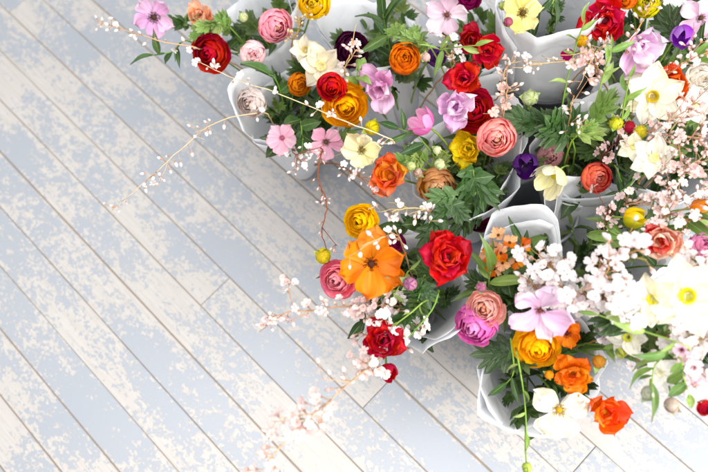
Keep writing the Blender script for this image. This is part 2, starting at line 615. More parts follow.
paper_wrap('J', 540, 365, .112, 'white paper wrap spilling golden ranunculus and white anemone over floor', seed=14, back=3.8, point=.2, lean=.06)
paper_wrap('K', 690, 330, .115, 'white paper wrap crowded with cream narcissus', seed=15, back=-2, point=.2, lean=.06)
paper_wrap('L', 680, 145, .125, 'bright white paper wrap filled with pale blossom twigs and creamy flowers', seed=16, back=0, point=.2, lean=.05)
paper_wrap('M', 668, 40, .120, 'white paper wrap beneath the violet tulip and lilac flower', seed=17, back=1.5, point=.15, lean=.05)

# ---------------------------------------------------------------- flowers
LAYERS = 9
RAN = {}
for oi_, op in enumerate((.1, .5, .95)):
    for l in range(LAYERS):
        f = l / (LAYERS - 1)
        rm = .20 + .80 * f
        h = 1.25 - (.25 + .75 * op) * f ** 1.3 * .85
        rt = rm * (.42 + .40 * f * (.4 + op) + .22 * op * f)
        prof = [(.03, 0), (rm * 1.22, -.02), (rm * 1.22, h * .7), (rt, h)]
        for s in range(2):
            RAN[(oi_, l, s)] = patch_petal('ranunculus_petal', prof, math.radians(78 - 22 * f), 100 + l * 7 + s + oi_ * 50, ruf=(.012 + .03 * f) * (.7 + .7 * op))
V, Fc, UV = lathe([(.001, 1.0), (.4, .93), (.75, .65), (.95, .2), (.9, -.3), (.5, -.8)], 10, .12, 3)
ME_CENTER = mesh('flower_center', V, Fc, M_CENTER, UV)

def stamen_ring(name, n, seed):
    r = random.Random(seed)
    V, Fc, UV = [], [], []
    for i in range(n):
        a = 2 * math.pi * (i + r.random() * .6) / n
        d = Vector((math.cos(a), math.sin(a), 0))
        rr = r.uniform(.8, 1.25)
        p = [Vector((d.x * .4, d.y * .4, 0)), Vector((d.x * .8 * rr, d.y * .8 * rr, .45)), Vector((d.x * rr, d.y * rr, r.uniform(.5, .8)))]
        v, f, u = tube('', p, .05, .05, M_CENTER, 3)
        b = len(V)
        V += v
        UV += u
        Fc += [tuple(b + k for k in ff) for ff in f]
        b = len(V)
        q = p[2]
        V += [q + Vector(x) * .11 for x in ((1, 0, 0), (0, 1, 0), (-1, 0, 0), (0, -1, 0), (0, 0, 1), (0, 0, -1))]
        UV += [(0, 0)] * 6
        Fc += [tuple(b + k for k in ff) for ff in ((0, 1, 4), (1, 2, 4), (2, 3, 4), (3, 0, 4), (1, 0, 5), (2, 1, 5), (3, 2, 5), (0, 3, 5))]
    return mesh(name, V, Fc, M_CENTER, UV)
ME_STAMEN = [stamen_ring('stamens', 26, s) for s in (1, 2)]
ANEM = [flat_petal('anemone_petal', .40, .25, .45, .05, s) for s in range(5)]
ANEW = [flat_petal('anemone_petal', w_, c_, b_, .13, 40 + s, nu=8, nv=8) for s, (w_, c_, b_) in enumerate(((.41, .5, .2), (.37, .3, .9), (.43, .6, -.5), (.36, .2, 1.15), (.40, .7, .5)))]
PARR = [flat_petal('ruffled_petal', .44, .4, b_, .15, 70 + s, nu=8, nv=9) for s, b_ in enumerate((.8, .3, 1.1, -.3, .6, .9))]
NARC = [flat_petal('narcissus_petal', .40, c_, b_, .10, 90 + s, 'point') for s, (c_, b_) in enumerate(((.3, .15), (.6, -.4), (.2, .6), (.5, .3)))]
SMALLP = [flat_petal('floret_petal', .36, .5, .6, .08, 120 + s, nu=4, nv=4) for s in range(3)]
TUL = [patch_petal('tulip_petal', [(.03, 0), (.95, -.05), (.95, .95), (.42, 1.65)], math.radians(50), 200 + s, tip=1.5, tipdrop=.34, ruf=.035) for s in range(3)]
TULO = [patch_petal('tulip_petal', [(.03, 0), (.95, -.05), (1.0, .8), (1.0, 1.45)], math.radians(48), 220 + s, tip=1.5, tipdrop=.36, ruf=.06) for s in range(3)]
BUDP = [patch_petal('bud_petal', [(.03, -1), (1.2, -1), (1.15, .7), (.10, .98)], math.radians(52), 260 + k, tip=1.8, tipdrop=.3, ruf=.03) for k in range(3)]
SEPAL = flat_petal('sepal', .28, .4, -.5, .03, 5, 'point', nu=2, nv=4, mat=M_LEAF)
LANCE = [flat_petal('leaf', .13, .5, c, .03, 300 + k, 'lance', nu=4, nv=8, mat=M_LEAF) for k, c in enumerate((-.2, -.7, -1.1))]
BROAD = [flat_petal('leaf', .25, .4, c, .05, 320 + k, 'point', nu=4, nv=7, mat=M_LEAF) for k, c in enumerate((-.3, -.8, .2))]
LOBED = [lobed_leaf('leaf', s) for s in range(4)]
V, Fc, UV = lathe([(.001, 1.0), (.45, .9), (.85, .5), (1.0, 0), (.8, -.6), (.3, -1.0), (.001, -1.05)], 10, .05, 9)
ME_BUD = mesh('bud', V, Fc, M_PETAL, UV)
V, Fc, UV = lathe([(.22, 0), (.5, .25), (.62, .8), (.85, 1.1), (.78, 1.12), (.5, .8), (.35, .2), (.001, .15)], 14, .10, 4)
ME_CORONA = mesh('corona', V, Fc, M_PETAL, UV)

GREENS = ['48602a', '395424', '5c7434', '425d29', '6a8040', '30481f']
def green(r):
    return hexc(r.choice(GREENS), r.random())

def frame(n):
    n = n.normalized()
    x = n.orthogonal().normalized()
    return Matrix((x, n.cross(x), n)).transposed().to_4x4()

def add_stem(t, base, p, n, r, rad=.0018, droop=.06, colr=None, tgt=None):
    e = tgt or base
    P = [p, p - n * droop, e + Vector((0, 0, .16)) + (p - e) * .25, e]
    pts = [Vector(bez([tuple(q) for q in P], k / 9)) - base for k in range(10)]
    V, Fc, UV = tube('', pts, rad * .85, rad * 1.15, M_STEM)
    st = obj('stem', mesh('stem', V, Fc, M_STEM, UV), None, t, colr or hexc(r.choice(['7f9a4a', '6f8f45', '8ea65a', '698a50'])))
    return [q + base for q in pts], st

def add_leaf(t, base, p, d, up, size, r, kind=None, colr=None):
    me = r.choice(kind or LOBED)
    y = d.normalized()
    x = y.cross(up)
    if x.length < 1e-3:
        x = y.orthogonal()
    x.normalize()
    z = x.cross(y)
    m = Matrix((x, y, z)).transposed().to_4x4()
    obj('leaf', me, Matrix.Translation(p - base) @ m @ Matrix.Rotation(r.uniform(-.9, .9), 4, 'Y') @ Matrix.Diagonal((size * r.uniform(.75, 1.1), size, size, 1)), t, colr or green(r))

COUNT = 0
def flower(kind, label, px, py, dia, z, wrap, cols, face=(0, 0), cat='flower', center='5a4a20', name=None, op=.5, leaves=2, n=None, lift=None, stem=True, seed=None, cs=None):
    """one cut flower: bloom at a pixel and height, stem down into its wrap"""
    global COUNT
    COUNT += 1
    r = random.Random(seed or 1000 + COUNT * 13)
    p = at(px, py, z)
    S = dia * depth(p) / F_PX / 2
    nrm = ((CAM - p).normalized() + RIGHT * (face[0] + r.uniform(-.28, .28)) - UPV * (face[1] + r.uniform(-.25, .28))).normalized()
    wb, wc, wr = WRAP[wrap]
    base = wb + Vector((r.uniform(-.012, .012), r.uniform(-.012, .012), .012))
    t = thing(name or {'ran': 'ranunculus', 'anem': 'anemone', 'parrot': 'ruffled_flower', 'tulip': 'tulip', 'narc': 'narcissus', 'bud': 'flower_bud', 'floret': 'wallflower'}[kind], base, label, cat)
    cols = [c if isinstance(c, tuple) else (c, .5) for c in cols]
    FR = frame(nrm) @ Matrix.Rotation(r.random() * 6.28, 4, 'Z')
    def T(o):
        return Matrix.Translation(o - base) @ FR
    foot = p
    if kind == 'ran':
        S *= .88
        oi_ = 0 if op < .3 else (1 if op < .75 else 2)
        hz = (.85, .75, .6)[oi_]
        org = p - nrm * S * hz
        ang = 0
        for l in range(LAYERS):
            f = l / (LAYERS - 1)
            cnt = (2, 3, 3, 4, 4, 5, 5, 5, 5)[l]
            ci = cols[min(len(cols) - 1, int((1 - f) * len(cols) * .999))]
            for i in range(cnt):
                ang += 2.39996 + r.uniform(-.25, .25)
                k = 1 + r.uniform(-.05, .05) * (1 + 1.6 * f * op)
                m = T(org) @ Matrix.Rotation(ang, 4, 'Z') @ Matrix.Rotation(r.uniform(-.07, .07) - (.34 * op * f * f * r.random()), 4, 'X') @ Matrix.Rotation(r.uniform(-.1, .1) * f, 4, 'Y') @ Matrix.Diagonal((S * k, S * k, S * k * r.uniform(.92, 1.06), 1))
                obj('petal', RAN[(oi_, l, r.randrange(2))], m, t, petc(*ci))
        obj('flower_center', ME_CENTER, T(org + nrm * S * (.85 if oi_ < 2 else .72)) @ Matrix.Scale(S * .16, 4), t, hexc(center))
        foot = org
        for i in range(5):
            m = T(org - nrm * S * .02) @ Matrix.Rotation(i * 1.2566 + .3, 4, 'Z') @ Matrix.Rotation(.15, 4, 'X') @ Matrix.Scale(S * .7, 4)
            obj('sepal', SEPAL, m, t, hexc('7d9a55'))
    elif kind in ('anem', 'parrot', 'narc'):
        S *= 1.22 if kind == 'parrot' else 1
        pool = {'anem': ANEM if op < .6 else ANEW, 'parrot': PARR, 'narc': NARC}[kind]
        n_ = n or {'anem': 6, 'parrot': 8, 'narc': 6}[kind]
        org = p - nrm * S * (.12 if kind != 'parrot' else .35)
        if kind == 'parrot':
            n_ += 5
        for i in range(n_):
            second = i >= (n_ + 1) // 2 if n_ > 5 else False
            a = 2 * math.pi * i / n_ * (2 if n_ > 5 else 1) + (math.pi / n_ * 2 if second else 0) + r.uniform(-.15, .15)
            lf = (lift if lift is not None else {'anem': .12, 'parrot': .5, 'narc': .10}[kind]) + r.uniform(-.14, .16) + (.28 if second and kind == 'parrot' else .07 if second else 0)
            k = r.uniform(.9, 1.06) * (.86 if second and kind == 'parrot' else 1)
            if kind == 'parrot':
                f = i / (n_ - 1)
                a = i * 2.39996 + r.uniform(-.2, .2)
                lf = .18 + (lift or .35) * .4 + f * .95 + r.uniform(-.15, .15)
                k = (1 - .45 * f) * r.uniform(.9, 1.08)
            m = T(org) @ Matrix.Rotation(a, 4, 'Z') @ Matrix.Translation((0, S * .05, .03 * S * (i % 3))) @ Matrix.Rotation(lf, 4, 'X') @ Matrix.Rotation(r.uniform(-.18, .18), 4, 'Y') @ Matrix.Scale(S * k * .97, 4)
            obj('petal', r.choice(pool), m, t, petc(*cols[i % len(cols)]))
        if kind == 'narc':
            obj('corona', ME_CORONA, T(org) @ Matrix.Scale(S * .23, 4), t, petc(center))
        else:
            q = cs or .15
            obj('flower_center', ME_CENTER, T(org + nrm * S * .10) @ Matrix.Scale(S * q, 4), t, hexc(center))
            if kind == 'anem':
                obj('stamens', r.choice(ME_STAMEN), T(org + nrm * S * .06) @ Matrix.Scale(S * q * 1.6, 4), t, hexc(center))
        foot = org
    elif kind == 'tulip':
        pool = TUL if op < .5 else TULO
        S *= .95
        org = p - nrm * S * .8
        for i in range(6):
            k = (1.0 if i < 3 else .93) * r.uniform(.97, 1.04)
            m = T(org) @ Matrix.Rotation(i * 2.0944 + (1.047 if i > 2 else 0) + r.uniform(-.1, .1), 4, 'Z') @ Matrix.Rotation(-.06 if i < 3 else 0, 4, 'X') @ Matrix.Scale(S * k, 4)
            obj('petal', r.choice(pool), m, t, petc(*cols[i % len(cols)]))
        obj('flower_center', ME_CENTER, T(org + nrm * S * .3) @ Matrix.Scale(S * .2, 4), t, hexc(center))
        foot = org
    elif kind == 'bud':
        obj('bud', ME_BUD, T(p) @ Matrix.Diagonal((S * .82, S * .82, S * .9, 1)), t, hexc(*cols[0]))
        foot = p - nrm * S
        for i in range(5):
            m = T(p) @ Matrix.Rotation(i * 1.2566 * 2 + r.uniform(-.2, .2), 4, 'Z') @ Matrix.Rotation(r.uniform(-.1, .06), 4, 'X') @ Matrix.Scale(S * r.uniform(.93, 1.04), 4)
            obj('petal', r.choice(BUDP), m, t, petc(*cols[0]))
        for i in range(5):
            m = T(foot) @ Matrix.Rotation(i * 1.2566, 4, 'Z') @ Matrix.Translation((0, S * .2, 0)) @ Matrix.Rotation(r.uniform(.95, 1.5), 4, 'X') @ Matrix.Scale(S * r.uniform(1.5, 2.1), 4)
            obj('sepal', SEPAL, m, t, hexc(*cols[-1]))
    elif kind == 'floret':
        for q in range(n or 7):
            a = q * 2.4
            o = p + (RIGHT * math.cos(a) + UPV * math.sin(a)) * S * .28 * math.sqrt(q) * .95 - nrm * S * .06 * q
            fn = (nrm + (o - p) * (.8 / S)).normalized()
            fm = Matrix.Translation(o - base) @ frame(fn)
            for i in range(4):
                m = fm @ Matrix.Rotation(i * 1.5708 + q, 4, 'Z') @ Matrix.Rotation(r.uniform(.2, .6), 4, 'X') @ Matrix.Scale(S * .40, 4)
                obj('petal', r.choice(SMALLP), m, t, petc(*r.choice(cols)))
            obj('flower_center', ME_CENTER, fm @ Matrix.Scale(S * .07, 4), t, hexc(center))
        foot = p - nrm * S * .4
    if stem:
        tgt = None
        pts, st = add_stem(t, base, foot, nrm, r, rad=.0016 if kind == 'bud' else .0021, tgt=tgt)
        for i in range(leaves):
            if i and r.random() < .6:
                continue
            q = pts[r.choice((3, 4, 4, 5))]
            d = Vector((r.uniform(-1, 1), r.uniform(-1, 1), r.uniform(.25, .9)))
            add_leaf(st, base, q, d, Vector((0, 0, 1)), r.uniform(.045, .07), r, r.choice((LOBED, LANCE)))
    return t

def fl(*a, **k):
    return flower(*a, **k)

# bouquet at the wrap with the mauve anemone
fl('anem', 'large mauve pink anemone with dark centre reaching out beyond other flowers', 154, 17, 50, .42, 'B', [('d79ac4', .7), ('e3b3d3', .8)], (-.25, .25), center='3a2418', n=5, op=.7, lift=.35, cs=.13)
fl('parrot', 'apricot coral ruffled flower behind the crimson ranunculus', 200, 15, 30, .38, 'B', [('e98a62', .5), ('f2ab86', .6)], (-.2, -.2), n=7)
fl('ran', 'crimson ranunculus tilted outward near the mauve anemone', 209, 53, 38, .40, 'B', [('b3101c', .0), ('c41322', .05)], (-.55, .35), center='4a0a10', op=.9)
fl('ran', 'pink ranunculus with tight round layers above a paler closed one', 277, 27, 38, .42, 'B', [('f58aa0', .9), ('f79cae', .8)], (.1, .1), center='b9a06a', op=.5)
fl('ran', 'pale pink closed ranunculus globe beside the crimson ranunculus', 253, 54, 29, .40, 'B', [('f3c3c6', .8), ('f0b4bd', .8)], (-.1, .25), center='d8a0a0', op=.1)
fl('bud', 'green white bud between the pink ranunculus and apricot flower', 243, 17, 11, .42, 'B', [('c9cf96', .4), ('86a055', .2)])
fl('ran', 'lemon yellow ranunculus above the white paper sheet', 313, 3, 34, .42, 'B', [('f8d028', .2), ('fadc48', .3)], (0, -.3), op=.5, center='a08a20')
# bouquet with the cream ranunculus
fl('ran', 'dusty cream ranunculus resting against the rounded paper edge', 249, 103, 33, .36, 'A', [('d9c6bd', .8), ('cfb9b0', .7)], (-.35, .0), op=.5, center='b79a88')
fl('anem', 'small pale pink five petalled anemone hanging over the floor, greenish centre', 282, 138, 38, .37, 'A', [('e3a0b4', .6), ('e8b2c2', .6)], (-.2, .35), n=5, center='a05a70', op=.3, lift=.25, cs=.09)
fl('anem', 'pale pink five petalled anemone with dark brown centre', 326, 142, 42, .38, 'A', [('e2a2b8', .6), ('dc93ac', .5)], (.0, .35), n=5, center='4a3826', op=.3, lift=.3, cs=.11)
fl('ran', 'small scarlet ranunculus above the golden yellow one', 332, 88, 31, .42, 'A', [('c60d1c', .0), ('d11526', .1)], (-.1, .1), op=.5, center='6a0812')
fl('ran', 'golden yellow ranunculus tucked under the small scarlet one', 346, 107, 44, .38, 'A', [('f7b01c', .1), ('fac22c', .2)], (0, .3), op=.9, center='b07a10')
fl('ran', 'orange ranunculus half hidden behind cream petals', 300, 84, 24, .36, 'A', [('e2861b', .1)], (0, 0), op=.5, center='a05a10')
fl('narc', 'cream narcissus beside the small scarlet ranunculus', 321, 66, 54, .40, 'A', [('efe3c2', .8), ('f4edd6', .8)], (-.1, .1), center='e8d590', n=6, lift=.35)
fl('narc', 'cream narcissus close to the pink ranunculus', 306, 50, 36, .41, 'A', [('f1e8cf', .8)], (-.3, -.2), center='d8c060', n=6, lift=.6)
fl('anem', 'pale yellow anemone with olive centre beside the coral ruffled flower', 362, 150, 42, .40, 'A', [('eee0a0', .7), ('f2e8b8', .7)], (.05, .15), center='6a5a1c', op=.7, n=6, cs=.12, lift=.2)
fl('bud', 'small yellow half opened bud above the pale yellow anemone', 372, 128, 17, .40, 'A', [('d9c62a', .2), ('a8b040', .1)])
# bouquet with the dark purple ranunculus
fl('ran', 'dark plum purple ranunculus against white paper', 353, 50, 36, .37, 'C', [('43102f', .0), ('56163f', .05)], (.1, 0), op=.9, center='20081a')
fl('ran', 'bright orange ranunculus in a nest of stems', 405, 58, 33, .43, 'C', [('ea7a0c', .1), ('f08c1a', .2)], (-.1, .05), op=.5, center='9a4a08')
fl('parrot', 'lilac pink open tulip beside the golden yellow ranunculus', 381, 88, 48, .42, 'C', [('d795bf', .7), ('e2b0d2', .8), ('c678ab', .5)], (-.1, .3), n=3, lift=.6, center='8a4a6a')
fl('ran', 'small violet ranunculus deep between the red and orange ones', 437, 57, 22, .38, 'C', [('5b2a78', .1)], (0, 0), op=.1, center='3a1850')
fl('bud', 'pale pink bud on an upright green stalk near the orange ranunculus', 426, 57, 10, .46, 'C', [('dfb0a8', .5), ('9aa860', .2)])
# bouquet with the red cluster
fl('anem', 'blush pink anemone with brown centre at the top of red cluster', 447, 15, 50, .43, 'N', [('edc2d4', .8), ('f3d6e2', .9)], (-.05, .3), n=5, center='6a4238', op=.7, lift=.25, cs=.10)
fl('ran', 'magenta ranunculus beyond the blush pink anemone', 468, -3, 28, .42, 'N', [('9a1a5a', .1)], (0, -.2), op=.5, center='4a0a2a')
fl('parrot', 'scarlet ruffled ranunculus next to the smooth white wrap', 487, 50, 36, .44, 'N', [('c70f1e', .05), ('d81c2a', .1)], (.2, .1), n=8, center='5a0810')
fl('parrot', 'scarlet ranunculus partly hidden under the stalks behind its brighter neighbour', 471, 40, 34, .41, 'N', [('b80d1a', .05)], (-.2, -.2), n=8, center='5a0810')
fl('parrot', 'scarlet ruffled ranunculus over the lilac tulip', 464, 78, 40, .45, 'N', [('c40c1c', .0), ('d31426', .08)], (-.1, .2), n=9, center='5a0810')
fl('parrot', 'lilac striped tulip overlapping a red ranunculus', 456, 107, 46, .44, 'D', [('cf94c2', .7), ('e4c0de', .8)], (-.2, .15), n=3, lift=.6, center='8a5a86')
fl('ran', 'scarlet ranunculus behind the lilac striped tulip', 474, 109, 40, .42, 'D', [('bf0d1d', .0), ('cf1526', .1)], (.3, .1), op=.9, center='5a0810')
fl('tulip', 'magenta pink tulip with white base leaning outward above dark leaves', 421, 122, 30, .43, 'D', [('cf5f9f', .4), ('d983b5', .6)], (-1.5, -.9), op=.7, center='e8e0c0')
fl('anem', 'pale yellow anemone with dark olive centre on the smooth white wrap', 523, 13, 44, .51, 'E', [('f0dc7a', .4), ('f3e596', .5)], (0, .15), center='5a4416', op=.7, n=6, cs=.14, lift=.2)
fl('bud', 'round green bud beyond the pale yellow anemone', 503, 6, 10, .50, 'E', [('a9b860', .2), ('86a055', .2)])
fl('bud', 'dusky pink bud beside the pale yellow anemone', 508, 22, 11, .51, 'E', [('a8566a', .2), ('86a055', .2)])
# bouquet with big dark leaves
fl('ran', 'salmon pink ranunculus with tightly spiralled petals over dark leaves', 497, 139, 41, .43, 'D', [('f27c78', .8), ('f79a90', .9)], (.05, .0), op=.5, center='c8b27a')
fl('parrot', 'coral orange ruffled ranunculus beside the pale yellow anemone', 389, 176, 44, .41, 'D', [('e5623f', .3), ('ea7a4c', .5), ('e9903a', .3)], (-.35, .1), n=10, center='c06010')
fl('ran', 'peach tan ranunculus among dark leaves', 438, 188, 40, .37, 'D', [('c98a48', .5), ('d9a468', .7)], (-.1, .1), op=.5, center='9a6a30')
fl('parrot', 'yellow ruffled flower tucked under the salmon pink ranunculus', 468, 148, 38, .38, 'D', [('e2b818', .1), ('ecca3a', .2)], (.1, 0), n=7, center='8a8020')
fl('ran', 'burgundy ranunculus deep inside the open paper wrap', 480, 216, 32, .28, 'D', [('551028', .0)], (0, 0), op=.5, center='2a0814')
fl('bud', 'tiny green bud beside the coral ruffled ranunculus', 411, 166, 11, .43, 'D', [('b8c27a', .4), ('8fa85a', .2)], (-.3, 0))
fl('bud', 'tiny white green bud among stalks above the peach tan ranunculus', 440, 164, 12, .42, 'D', [('c8cc98', .4), ('8fa85a', .2)], (.2, -.2))
fl('bud', 'pinkish green bud beside the peach tan ranunculus', 418, 173, 11, .41, 'D', [('c0a08a', .4), ('8fa85a', .2)], (0, .2))
fl('bud', 'small pale bud below the magenta pink tulip', 437, 150, 10, .44, 'D', [('d0d0a0', .4), ('9ab060', .2)], (0, .2))
# bouquet with purple tulip
fl('tulip', 'dark purple tulip between two paper wraps', 526, 166, 34, .385, 'F', [('3b1458', .1), ('4b1d6a', .1)], (-.1, .2), op=.3, center='20082a')
fl('ran', 'dusty rose ranunculus under divided green leaves', 551, 157, 28, .33, 'F', [('c07a7c', .4), ('cf8e8e', .5)], (0, .1), op=.1, center='8a5050')
fl('tulip', 'pale yellow narcissus half open at the paper edge', 550, 181, 36, .38, 'F', [('f0e6a8', .6), ('f6f0cf', .8)], (-1.2, 1.1), op=.7, center='d8c850')
fl('ran', 'coral ranunculus resting on the white paper fold', 599, 178, 34, .36, 'F', [('ec6450', .5), ('f27c66', .6)], (.15, .1), op=.5, center='3a1414')
fl('bud', 'round pale green bud on a tall stalk near the black bucket', 530, 98, 18, .44, 'F', [('b3bd84', .4), ('93a868', .3)])
fl('bud', 'yellow green bud beside the crimson bud', 616, 123, 16, .43, 'F', [('d0d048', .3), ('9ab050', .2)])
fl('bud', 'crimson round bud between two yellow buds', 629, 127, 16, .42, 'F', [('a01038', .1), ('86a055', .2)])
fl('bud', 'bright yellow bud beside creamy petals', 640, 132, 16, .42, 'L', [('e0d23a', .4), ('a8b050', .2)])
fl('narc', 'wide cream narcissus with olive centre near the red and orange flower', 652, 96, 66, .45, 'L', [('f3ecc8', .8), ('f7f2dc', .9)], (.1, .35), center='b89a28', n=6, lift=.1)
fl('narc', 'white narcissus cluster facing the pale paper', 655, 158, 50, .44, 'L', [('f7f3df', .9)], (.1, .1), center='ece59a', n=6, lift=.3)
fl('narc', 'cream white narcissus next to the bright yellow bud', 634, 146, 34, .42, 'L', [('f7f2dc', .9)], (-.3, .1), center='e8e08a', n=6, lift=.35)
fl('narc', 'white narcissus below the lilac tulip', 640, 70, 42, .44, 'L', [('f8f5ea', .9)], (-.1, 0), center='eee6b0', n=6, lift=.3)
fl('narc', 'white narcissus by the red and orange flower among pink twigs', 694, 105, 46, .42, 'L', [('f8f4ee', .9)], (.2, .1), center='f0e8c0', n=6, lift=.3)
# top right bouquet
fl('parrot', 'large scarlet ranunculus beside the lilac tulip', 604, 21, 44, .45, 'M', [('c80f20', .05), ('d92838', .15)], (-.1, .1), n=13, lift=.1, center='6a0a14', name='ranunculus')
fl('parrot', 'lilac pink open tulip with long pale petals', 642, 46, 52, .48, 'M', [('dcabd4', .8), ('eacbe4', .9)], (.2, .3), n=3, center='a070a0', lift=.5)
fl('tulip', 'violet purple closed tulip beside green blades', 682, 37, 30, .46, 'M', [('8a3fae', .3), ('9c56bd', .4)], (-.1, 1.0), op=.3, center='4a1a60')
fl('anem', 'blush pink anemone partly cut off behind the violet tulip', 701, 18, 50, .44, 'M', [('ecc0d8', .8)], (.1, .2), n=5, op=.7, center='4a3420', cs=.10)
fl('ran', 'acid yellow ranunculus behind the lilac tulip', 647, 3, 28, .43, 'M', [('d9d020', .2)], (0, -.1), op=.5, center='8a9020')
fl('ran', 'small orange ranunculus next to the acid yellow one', 627, -2, 20, .43, 'M', [('ea7a1a', .2)], (0, -.1), op=.5, center='8a4010')
fl('parrot', 'red and orange ruffled flower by the wide cream narcissus', 673, 82, 38, .45, 'L', [('c8141e', .1), ('e2601e', .2), ('d8281e', .1)], (.1, .1), n=9, center='6a1010')
fl('bud', 'small golden bud on the blossom twigs by the large scarlet ranunculus', 582, 41, 14, .47, 'M', [('edb81e', .2), ('9ab050', .2)])
fl('tulip', 'tiny magenta flower in front of the smooth white wrap', 568, 55, 14, .46, 'M', [('b01560', .1)], (-.8, .1), op=.7, center='5a0a30')
# bouquet with yellow tulip
fl('tulip', 'yellow tulip with green sepals lying beside the folded paper', 635, 218, 28, .42, 'G', [('f8d426', .1), ('f0cc30', .1), ('b8b83a', .1)], (2.0, .1), op=.3, center='8a9020')
fl('parrot', 'peach and red variegated carnation beside the yellow tulip', 661, 241, 42, .46, 'G', [('e08a6a', .8), ('d8483c', .6), ('efb89a', .8)], (-.1, .2), n=12, center='b03030')
fl('tulip', 'orange tulip among green blades', 702, 209, 28, .44, 'G', [('ee7a14', .2), ('f09030', .3)], (1.6, -.2), op=.3, center='8a4010')
fl('ran', 'rose pink ranunculus beside the variegated carnation', 704, 244, 28, .44, 'G', [('e07fae', .5)], (.2, 0), op=.5, center='a04070')
fl('bud', 'small bright red bud below the rose pink ranunculus', 704, 266, 10, .44, 'G', [('c01828', .1), ('86a055', .2)])
# bouquet with orange anemone
fl('ran', 'yellow ranunculus with dark hollow centre above the orange anemone', 359, 222, 36, .41, 'I', [('f8ca18', .05), ('fbd42c', .1)], (-.15, -.25), op=.9, center='3a3010')
fl('anem', 'big orange anemone with dark brown centre', 371, 264, 74, .45, 'I', [('ee8a20', .25), ('f0983a', .4), ('ea7c16', .2)], (.0, .12), center='3a1a10', op=.7, n=6, cs=.11, lift=.15)
fl('ran', 'rose pink ranunculus with dark centre beside the big orange anemone', 336, 280, 38, .42, 'I', [('f06f88', .8), ('f595a6', .9)], (-.25, .15), op=.9, center='5a4428')
fl('bud', 'half open yellow green bud above the rose pink ranunculus', 323, 256, 18, .43, 'I', [('d8c23a', .3), ('a8bc50', .2)], (-.3, -.1))
fl('parrot', 'large scarlet ranunculus fully open beside paper and green stems', 448, 257, 52, .46, 'I', [('c30a18', .0), ('cf1222', .05)], (.05, .1), n=15, lift=.1, center='5a0610', name='ranunculus')
fl('parrot', 'deep red ruffled ranunculus hanging over the floorboards', 384, 340, 44, .42, 'I', [('a80a1a', .0), ('bd1222', .03)], (-.1, .3), n=11, center='4a0610')
fl('tulip', 'small deep red bloom hanging below the ruffled one', 389, 373, 24, .40, 'I', [('a60d22', .02), ('b81a2e', .03)], (.1, .9), op=.3, center='4a0610')
fl('ran', 'small magenta ranunculus tucked behind the big orange anemone', 397, 243, 22, .38, 'I', [('8a1450', .1)], (0, 0), op=.1, center='3a0a20')
fl('bud', 'mauve bud between the orange anemone and scarlet ranunculus', 410, 284, 16, .44, 'I', [('a8688a', .2), ('7a8a58', .2)])
# bouquet with wallflower
fl('floret', 'orange and peach wallflower cluster against greyish paper', 501, 253, 54, .44, 'H', [('ea8a2a', .3), ('e9a878', .6), ('d8641e', .2)], (0, .1), center='5a2a10', n=9)
fl('ran', 'peach pink frilly ranunculus above the hot pink one', 484, 309, 38, .43, 'H', [('f5a898', .7), ('f8beae', .8), ('e59a7a', .5)], (-.1, .15), op=.9, center='b89a58')
fl('ran', 'hot pink ranunculus under the peach pink frilly one', 473, 328, 46, .40, 'H', [('de5fae', .3), ('e684c4', .5)], (-.35, .45), op=.5, center='a03070')
fl('bud', 'mauve pink bud above the peach pink frilly ranunculus', 481, 287, 12, .46, 'H', [('a8607e', .2), ('7a8a58', .2)])
fl('anem', 'pale lilac pink anemone with brown centre beside white blossom', 540, 311, 70, .48, 'H', [('e3b3d6', .8), ('edcbe4', .9)], (-.15, .6), center='6a3a30', op=.7, n=5, cs=.08, lift=.2)
# bouquet spilling over the floor
fl('ran', 'golden yellow ranunculus below the pale lilac anemone', 538, 349, 46, .41, 'J', [('f9b818', .05), ('fcc82c', .1)], (-.1, .35), op=.9, center='a07010')
fl('anem', 'small orange anemone with dark red centre behind golden ranunculus', 567, 333, 34, .41, 'J', [('e4681a', .2), ('ea7c28', .2)], (.1, .1), center='5a1410', op=.7, n=6, cs=.15, lift=.3)
fl('parrot', 'bright orange ruffled flower hanging beneath the small orange anemone', 573, 374, 42, .40, 'J', [('e8761a', .2), ('ee8c2c', .3), ('e2661c', .2)], (0, .4), n=10, center='a04a10')
fl('anem', 'white anemone with mustard yellow centre low over the floorboards', 559, 410, 64, .36, 'J', [('f6efd6', .9), ('f8f4e6', .9)], (0, .3), center='b08a1a', op=.7, n=7, cs=.12, lift=.2)
fl('parrot', 'orange red poppy beside the white anemone low over the floor', 606, 413, 46, .37, 'J', [('e8512a', .15), ('ee7a3a', .3), ('e63e24', .1)], (.15, .3), n=6, center='c08020', lift=.45)
fl('bud', 'small green bud on a thin stalk hanging lowest over the floor', 527, 468, 11, .34, 'J', [('a8b850', .2), ('86a055', .2)], (0, .9))
fl('bud', 'small yellow green bud beside the bright orange ruffled flower', 621, 353, 14, .42, 'J', [('c8cc50', .3), ('8fa85a', .2)], (.3, .2))
fl('bud', 'orange tinged bud below the white blossom branch', 599, 362, 15, .41, 'J', [('c8843a', .3), ('8fa85a', .2)], (.1, .3))
fl('bud', 'tiny orange bud against the golden ranunculus', 549, 375, 10, .40, 'J', [('e8941e', .2), ('a8b050', .2)], (-.1, .3))
